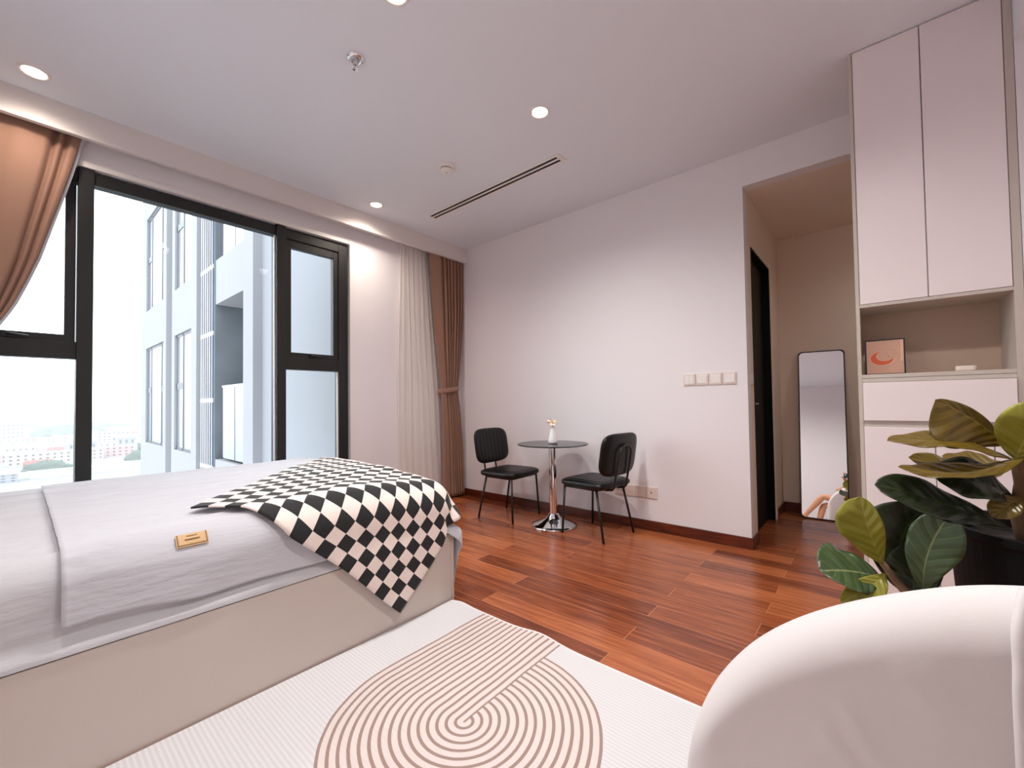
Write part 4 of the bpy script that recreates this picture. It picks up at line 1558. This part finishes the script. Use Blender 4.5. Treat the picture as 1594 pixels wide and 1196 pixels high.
MB().tube([(4.105, -1.68, .66), (4.080, -1.72, .77), (4.088, -1.72, .85), (4.076, -1.73, .905), (4.104, -1.72, .96), (4.12, -1.72, 1.03)], [.028, .025, .022, .017, .012, .006], 12).build('trunk', 'bark', pl, smooth=True)
for L in LEAVES:
    leaf(pl, *L, rng)
P2X, P2Y = 3.905, -2.08
p2 = thing('potted_fig', (P2X, P2Y, 0), 'low fiddle leaf fig sprouting just over the white armchair, left of the black pot', 'plant')
MB().lathe([(0, 0), (.10, 0), (.13, .26), (.136, .262), (.136, .285), (.122, .285), (.12, .25), (0, .25)], n=40).xf(Matrix.Translation((P2X, P2Y, 0))).build('pot', 'pot_black', p2)
MB().lathe([(0, .268), (.121, .262), (.12, .252), (0, .252)], n=30).xf(Matrix.Translation((P2X, P2Y, 0))).build('soil', 'soil', p2)
MB().tube([(P2X, P2Y, .25), (3.895, -1.98, .38), (3.868, -1.83, .505), (3.825, -1.80, .553), (3.795, -1.80, .60)], [.016, .014, .012, .011, .008], 10).build('stem', 'bark', p2, smooth=True)
for L in SMALL:
    leaf(p2, *L, rng)

# ------------------------------------------------------------------ outside: the wing of the tower beside the window
FY = -1.30
tw = thing('apartment_tower', (-5.6, FY, -60), 'pale concrete apartment tower wing outside the middle window pane', 'building')
PIT = 3.355
ZLO, ZHI = -16.0, 13.2
def wallp(x0, x1, z0, z1, y0=FY, y1=FY + .35, name='wall_panel', mt_='render_pale'):
    return MB().box(x0, x1, y0, y1, z0, z1).build(name, mt_, tw)
FLO = range(-3, 4)
WZ = (.195, 2.59)
# solid bays either side of the window stacks
for x0, x1 in ((-11.06, -10.45), (-8.45, -8.19), (-7.64, -7.40), (-6.08, -5.72)):
    wallp(x0, x1, ZLO, ZHI)
for k in FLO:
    z0 = WZ[1] + PIT * (k - 1)
    z1 = WZ[0] + PIT * k
    wallp(-10.45, -8.45, z0, z1)
    wallp(-7.40, -6.08, z0, z1)
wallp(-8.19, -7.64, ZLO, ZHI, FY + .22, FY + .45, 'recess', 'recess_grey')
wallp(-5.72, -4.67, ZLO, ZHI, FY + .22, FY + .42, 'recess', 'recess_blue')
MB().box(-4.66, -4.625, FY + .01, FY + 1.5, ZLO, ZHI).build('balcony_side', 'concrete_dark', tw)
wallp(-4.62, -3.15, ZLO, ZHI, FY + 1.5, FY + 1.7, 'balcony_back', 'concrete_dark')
wallp(-3.15, -2.76, ZLO, ZHI, FY - .02, FY + .4, 'pier', 'render_pale')
wallp(-2.76, -0.23, ZLO, ZHI, FY + .10, FY + .4, 'plain_wall', 'render_grey')
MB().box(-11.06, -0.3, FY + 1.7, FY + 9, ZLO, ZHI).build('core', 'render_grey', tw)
MB().box(-11.06, -10.7, FY + .35, FY + 1.7, ZLO, ZHI).build('end_wall', 'render_pale', tw)
# louvre tubes with brackets
for k in range(6):
    x = -5.50 + .128 * k
    MB().box(x, x + .026, FY + .02, FY + .026, ZLO, ZHI).build('louvre_tube', 'white_tube', tw)
for k in range(-6, 9):
    z = 1.19 + k * 1.16
    MB().box(-5.56, -4.80, FY + .027, FY + .035, z - .035, z + .035).build('bracket', 'white_tube', tw)
def tower_window(x0, x1, z0, kind):
    z1 = z0 + (WZ[1] - WZ[0])
    m = MB()
    ya, yb = FY + .035, FY + .055
    bars = [x0 + .52] if kind == 2 else [x0 + .42, x1 - .42]
    for xx in [x0, x1 - .05] + [b for b in bars]:
        m.box(xx, xx + .05, ya, yb, z0, z1)
    m.box(x0, x1, ya, yb, z0, z0 + .05)
    m.box(x0, x1, ya, yb, z1 - .05, z1)
    zt = z0 + 1.25
    m.box(x0, bars[0], ya, yb, zt, zt + .14)
    if kind == 1:
        m.box(bars[1], x1, ya, yb, zt, zt + .14)
    f = m.build('window', 'alu_dark', tw)
    MB().box(x0 + .02, x1 - .02, FY + .048, FY + .053, z0 + .02, z1 - .02).build('pane', 'facade_glass', f)
for k in FLO:
    tower_window(-10.45, -8.45, WZ[0] + PIT * k, 1)
    tower_window(-7.40, -6.08, WZ[0] + PIT * k, 2)
    zf = .20 + PIT * k
    MB().box(-4.62, -3.15, FY + .02, FY + 1.5, zf - .75, zf).build('balcony_slab', 'render_pale', tw)
    MB().box(-4.36, -3.16, FY + .06, FY + .075, zf + .04, zf + 1.19).build('balustrade', 'facade_glass', tw)
    MB().box(-3.79, -3.77, FY + .055, FY + .0585, zf + .04, zf + 1.19).build('glass_joint', 'recess_grey', tw)
    MB().box(-4.38, -3.15, FY + .05, FY + .085, zf + 1.19, zf + 1.225).build('handrail', 'white_tube', tw)

# ------------------------------------------------------------------ outside: the hazy city
GZ = -62.0
struct(MB().box(-6500, -14, -3500, 3500, GZ - 1, GZ).build('ground', 'city_ground', origin=(0, 0, 0)), 'hazy city ground far below the window', 'ground')
CR = random.Random(5)
PLOTS = []
def free(x, y, hx, hy, rotd=0.0):
    ex = hx * cos(rotd) + hy * abs(sin(rotd)) + 1.2
    ey = hy * cos(rotd) + hx * abs(sin(rotd)) + 1.2
    for a, b, p, q in PLOTS:
        if abs(a - x) < p + ex and abs(b - y) < q + ey:
            return False
    PLOTS.append((x, y, ex, ey))
    return True
def at(px_deg, dist):
    """point on the ground plane from a compass bearing left of the far wall axis and a distance"""
    a = radians(px_deg)
    return (CAM_POS.x - dist * sin(a), CAM_POS.y + dist * cos(a))
def city_block(name, x, y, w, d, h, rot, col, label, cat, group=None, rows=0, roof=None):
    t = thing(name, (x, y, GZ), label, cat, group)
    R = Matrix.Translation((x, y, GZ)) @ Matrix.Rotation(rot, 4, 'Z')
    b = MB().box(-d / 2, d / 2, -w / 2, w / 2, 0, h)
    b.xf(R).build('wall', col, t)
    r = MB()
    if roof:
        if roof == 'city_red' or roof == 'city_rose':
            r.add([(-d / 2 - .6, -w / 2 - .6, h), (d / 2 + .6, -w / 2 - .6, h), (d / 2 + .6, w / 2 + .6, h), (-d / 2 - .6, w / 2 + .6, h), (0, -w / 2 + 1, h + d * .3), (0, w / 2 - 1, h + d * .3)],
                  [(0, 1, 4), (1, 2, 5, 4), (2, 3, 5), (3, 0, 4, 5), (0, 3, 2, 1)])
        else:
            r.box(-d / 2 - .4, d / 2 + .4, -w / 2 - .4, w / 2 + .4, h, h + .8)
        r.xf(R).build('roof', roof, t)
    if rows:
        wn = MB()
        n = max(2, int(w / 5.5))
        for i in range(n):
            yc = -w / 2 + w * (i + .5) / n
            for j in range(rows):
                zc = h * (j + .55) / rows
                wn.box(d / 2 - .05, d / 2 + .08, yc - 1.1, yc + 1.1, zc - h / rows * .22, zc + h / rows * .22)
        wn.xf(R).build('windows', 'city_window', t)
    return t
def treeclump(x, y, w, d, h, label, group, seed):
    n = 26
    rg = random.Random(seed)
    m = MB()
    def fn(u, v):
        a = 2 * pi * u
        t = pi / 2 * v
        k = 1 + .30 * noise.noise(Vector((cos(a) * 2 + seed, sin(a) * 2, v * 3))) + .16 * noise.noise(Vector((cos(a) * 6 + seed, sin(a) * 6, v * 8)))
        return (x + d / 2 * cos(a) * cos(t) * k, y + w / 2 * sin(a) * cos(t) * k, GZ + h * sin(t) * k - .2)
    m.grid(fn, 40, 12, wrap_u=True)
    o = m.build('tree_clump', 'leaf_far', None, smooth=True)
    return tag(o, label, 'trees', group)
G_B = 'pale buildings of the hazy city'
G_T = 'tree clumps in the hazy city'
G_H = 'distant blocks near the horizon'
# named near blocks: (bearing, distance, width along the view, depth, height, rotation, colour, label, rows, roof)
near = [
    (87.6, 735, 78, 14, 12.5, radians(6), 'city_cream', 'long cream row of houses with small windows, left of the window mullion', 3, 'city_white'),
    (92.0, 720, 22, 14, 13.5, radians(-4), 'city_ochre', 'ochre house row at the left edge of the city view', 3, 'city_white'),
    (83.9, 760, 42, 14, 12.5, radians(8), 'city_rose', 'rosy house row right of the dark window mullion', 3, 'city_white'),
    (88.7, 700, 22, 12, 3.6, radians(4), 'city_red', 'long low red roofed hall in front of the cream house row', 0, 'city_red'),
    (82.55, 1120, 24, 14, 12, radians(8), 'city_white', 'white house with a bright red hipped roof near the tower edge', 2, 'city_red'),
    (83.9, 960, 40, 18, 24, radians(6), 'city_white', 'tall white block in the middle of the narrow city view', 5, 'city_grey'),
    (90.6, 1250, 44, 20, 36, radians(0), 'city_rose', 'stepped rosy block rising in front of the trees at far left', 5, 'city_white'),
    (86.4, 590, 60, 16, 5.0, radians(7), 'city_white', 'long flat white roof just above the bed edge', 0, 'city_white'),
    (91.6, 575, 34, 14, 7.0, radians(0), 'city_grey', 'grey grid walled building low at the left of the view', 3, 'city_white'),
    (79.4, 600, 16, 14, 5.0, radians(9), 'city_cream', 'cream flat roof at the foot of the concrete tower', 0, 'city_white'),
]
for br, ds, w_, d_, h_, ro, cl, lb, rw, rf in near:
    x, y = at(br, ds)
    free(x, y, d_ / 2, w_ / 2, ro)
    city_block('city_building', x, y, w_, d_, h_, ro, cl, lb, 'building', 'named city buildings outside the window', rw, rf)
sd = 0
for br, d0, w_, h_ in ((90.6, 2900, 260, 40), (87.0, 2850, 300, 46), (84.6, 3000, 260, 40), (82.6, 2500, 190, 36), (88.2, 655, 36, 9), (85.6, 665, 40, 9), (90.4, 650, 44, 10), (84.4, 675, 34, 9),
                      (83.0, 680, 58, 20), (81.6, 690, 34, 12), (92.6, 640, 30, 9), (82.6, 850, 34, 12), (86.9, 1450, 120, 22), (89.6, 1700, 150, 26), (84.5, 1600, 120, 24), (82.4, 1500, 70, 20)):
    x, y = at(br, d0)
    sd += 1
    if not free(x, y, w_ * .30, w_ * .64):
        continue
    treeclump(x, y, w_, w_ * .45, h_, 'rounded dark green tree clump between the roofs of the hazy city', G_T, sd)
k = 0
cols = ['city_white', 'city_white', 'city_grey', 'city_cream', 'city_rose', 'city_white', 'city_grey']
while k < 210:
    ds = 780 + 1900 * CR.random() ** 1.3
    br = 79 + 15 * CR.random()
    x, y = at(br, ds)
    w_ = CR.uniform(8, 24) * (1 + ds / 3500)
    h_ = CR.uniform(5, 11) if CR.random() < .9 else CR.uniform(12, 22)
    d_, ro = CR.uniform(8, 14), radians(CR.uniform(-20, 20))
    if not free(x, y, d_ / 2, w_ / 2, ro):
        continue
    city_block('city_building', x, y, w_, d_, h_, ro, CR.choice(cols),
               'small pale house among the roofs of the hazy city', 'building', G_B, 2 if ds < 1400 else 0, CR.choice(['city_white', 'city_grey', 'city_white', 'city_rose', 'city_red'] if CR.random() < .5 else ['city_white', 'city_grey']))
    k += 1
for k in range(34):
    ds = CR.uniform(2700, 4800)
    x, y = at(79 + 15 * CR.random(), ds)
    w_ = CR.uniform(25, 70)
    if not free(x, y, 13, w_ / 2):
        continue
    city_block('city_building', x, y, w_, 25, CR.uniform(18, 55), 0, CR.choice(['city_grey', 'city_white', 'city_rose']),
               'faint distant block on the hazy skyline', 'building', G_H, 0, None)
for k in range(26):
    x, y = at(79 + 15 * CR.random(), CR.uniform(780, 2400))
    sd += 1
    w_, d_ = CR.uniform(25, 80), CR.uniform(14, 30)
    if not free(x, y, d_ * .64, w_ * .64):
        continue
    treeclump(x, y, w_, d_, CR.uniform(8, 16), 'rounded dark green tree clump between the roofs of the hazy city', G_T, sd)
x, y = at(89.4, 1900)
t = thing('tower_crane', (x, y, GZ), 'thin tower crane standing above the far roofs at the left', 'crane')
MB().box(x - 1, x + 1, y - 1, y + 1, GZ, GZ + 64).build('mast', 'crane_yellow', t)
MB().box(x - .8, x + .8, y - 26, y + 10, GZ + 60, GZ + 62).build('jib', 'crane_yellow', t)

# haze between the window and the horizon
hz = bpy.data.materials.new('city_haze')
hz.use_nodes = True
nt = hz.node_tree
for n in list(nt.nodes):
    if n.type != 'OUTPUT_MATERIAL':
        nt.nodes.remove(n)
vs_ = nt.nodes.new('ShaderNodeVolumeScatter')
vs_.inputs['Color'].default_value = (0.96, 0.97, 1.0, 1)
vs_.inputs['Density'].default_value = 0.00034
nt.links.new(vs_.outputs[0], [n for n in nt.nodes if n.type == 'OUTPUT_MATERIAL'][0].inputs['Volume'])
MATS['city_haze'] = hz
o = MB().box(-6400, -40, -3400, 3400, GZ - .5, -GZ).build('haze', 'city_haze', None)
tag(o, 'pale haze hanging over the city outside the window', 'haze', None, 'stuff')
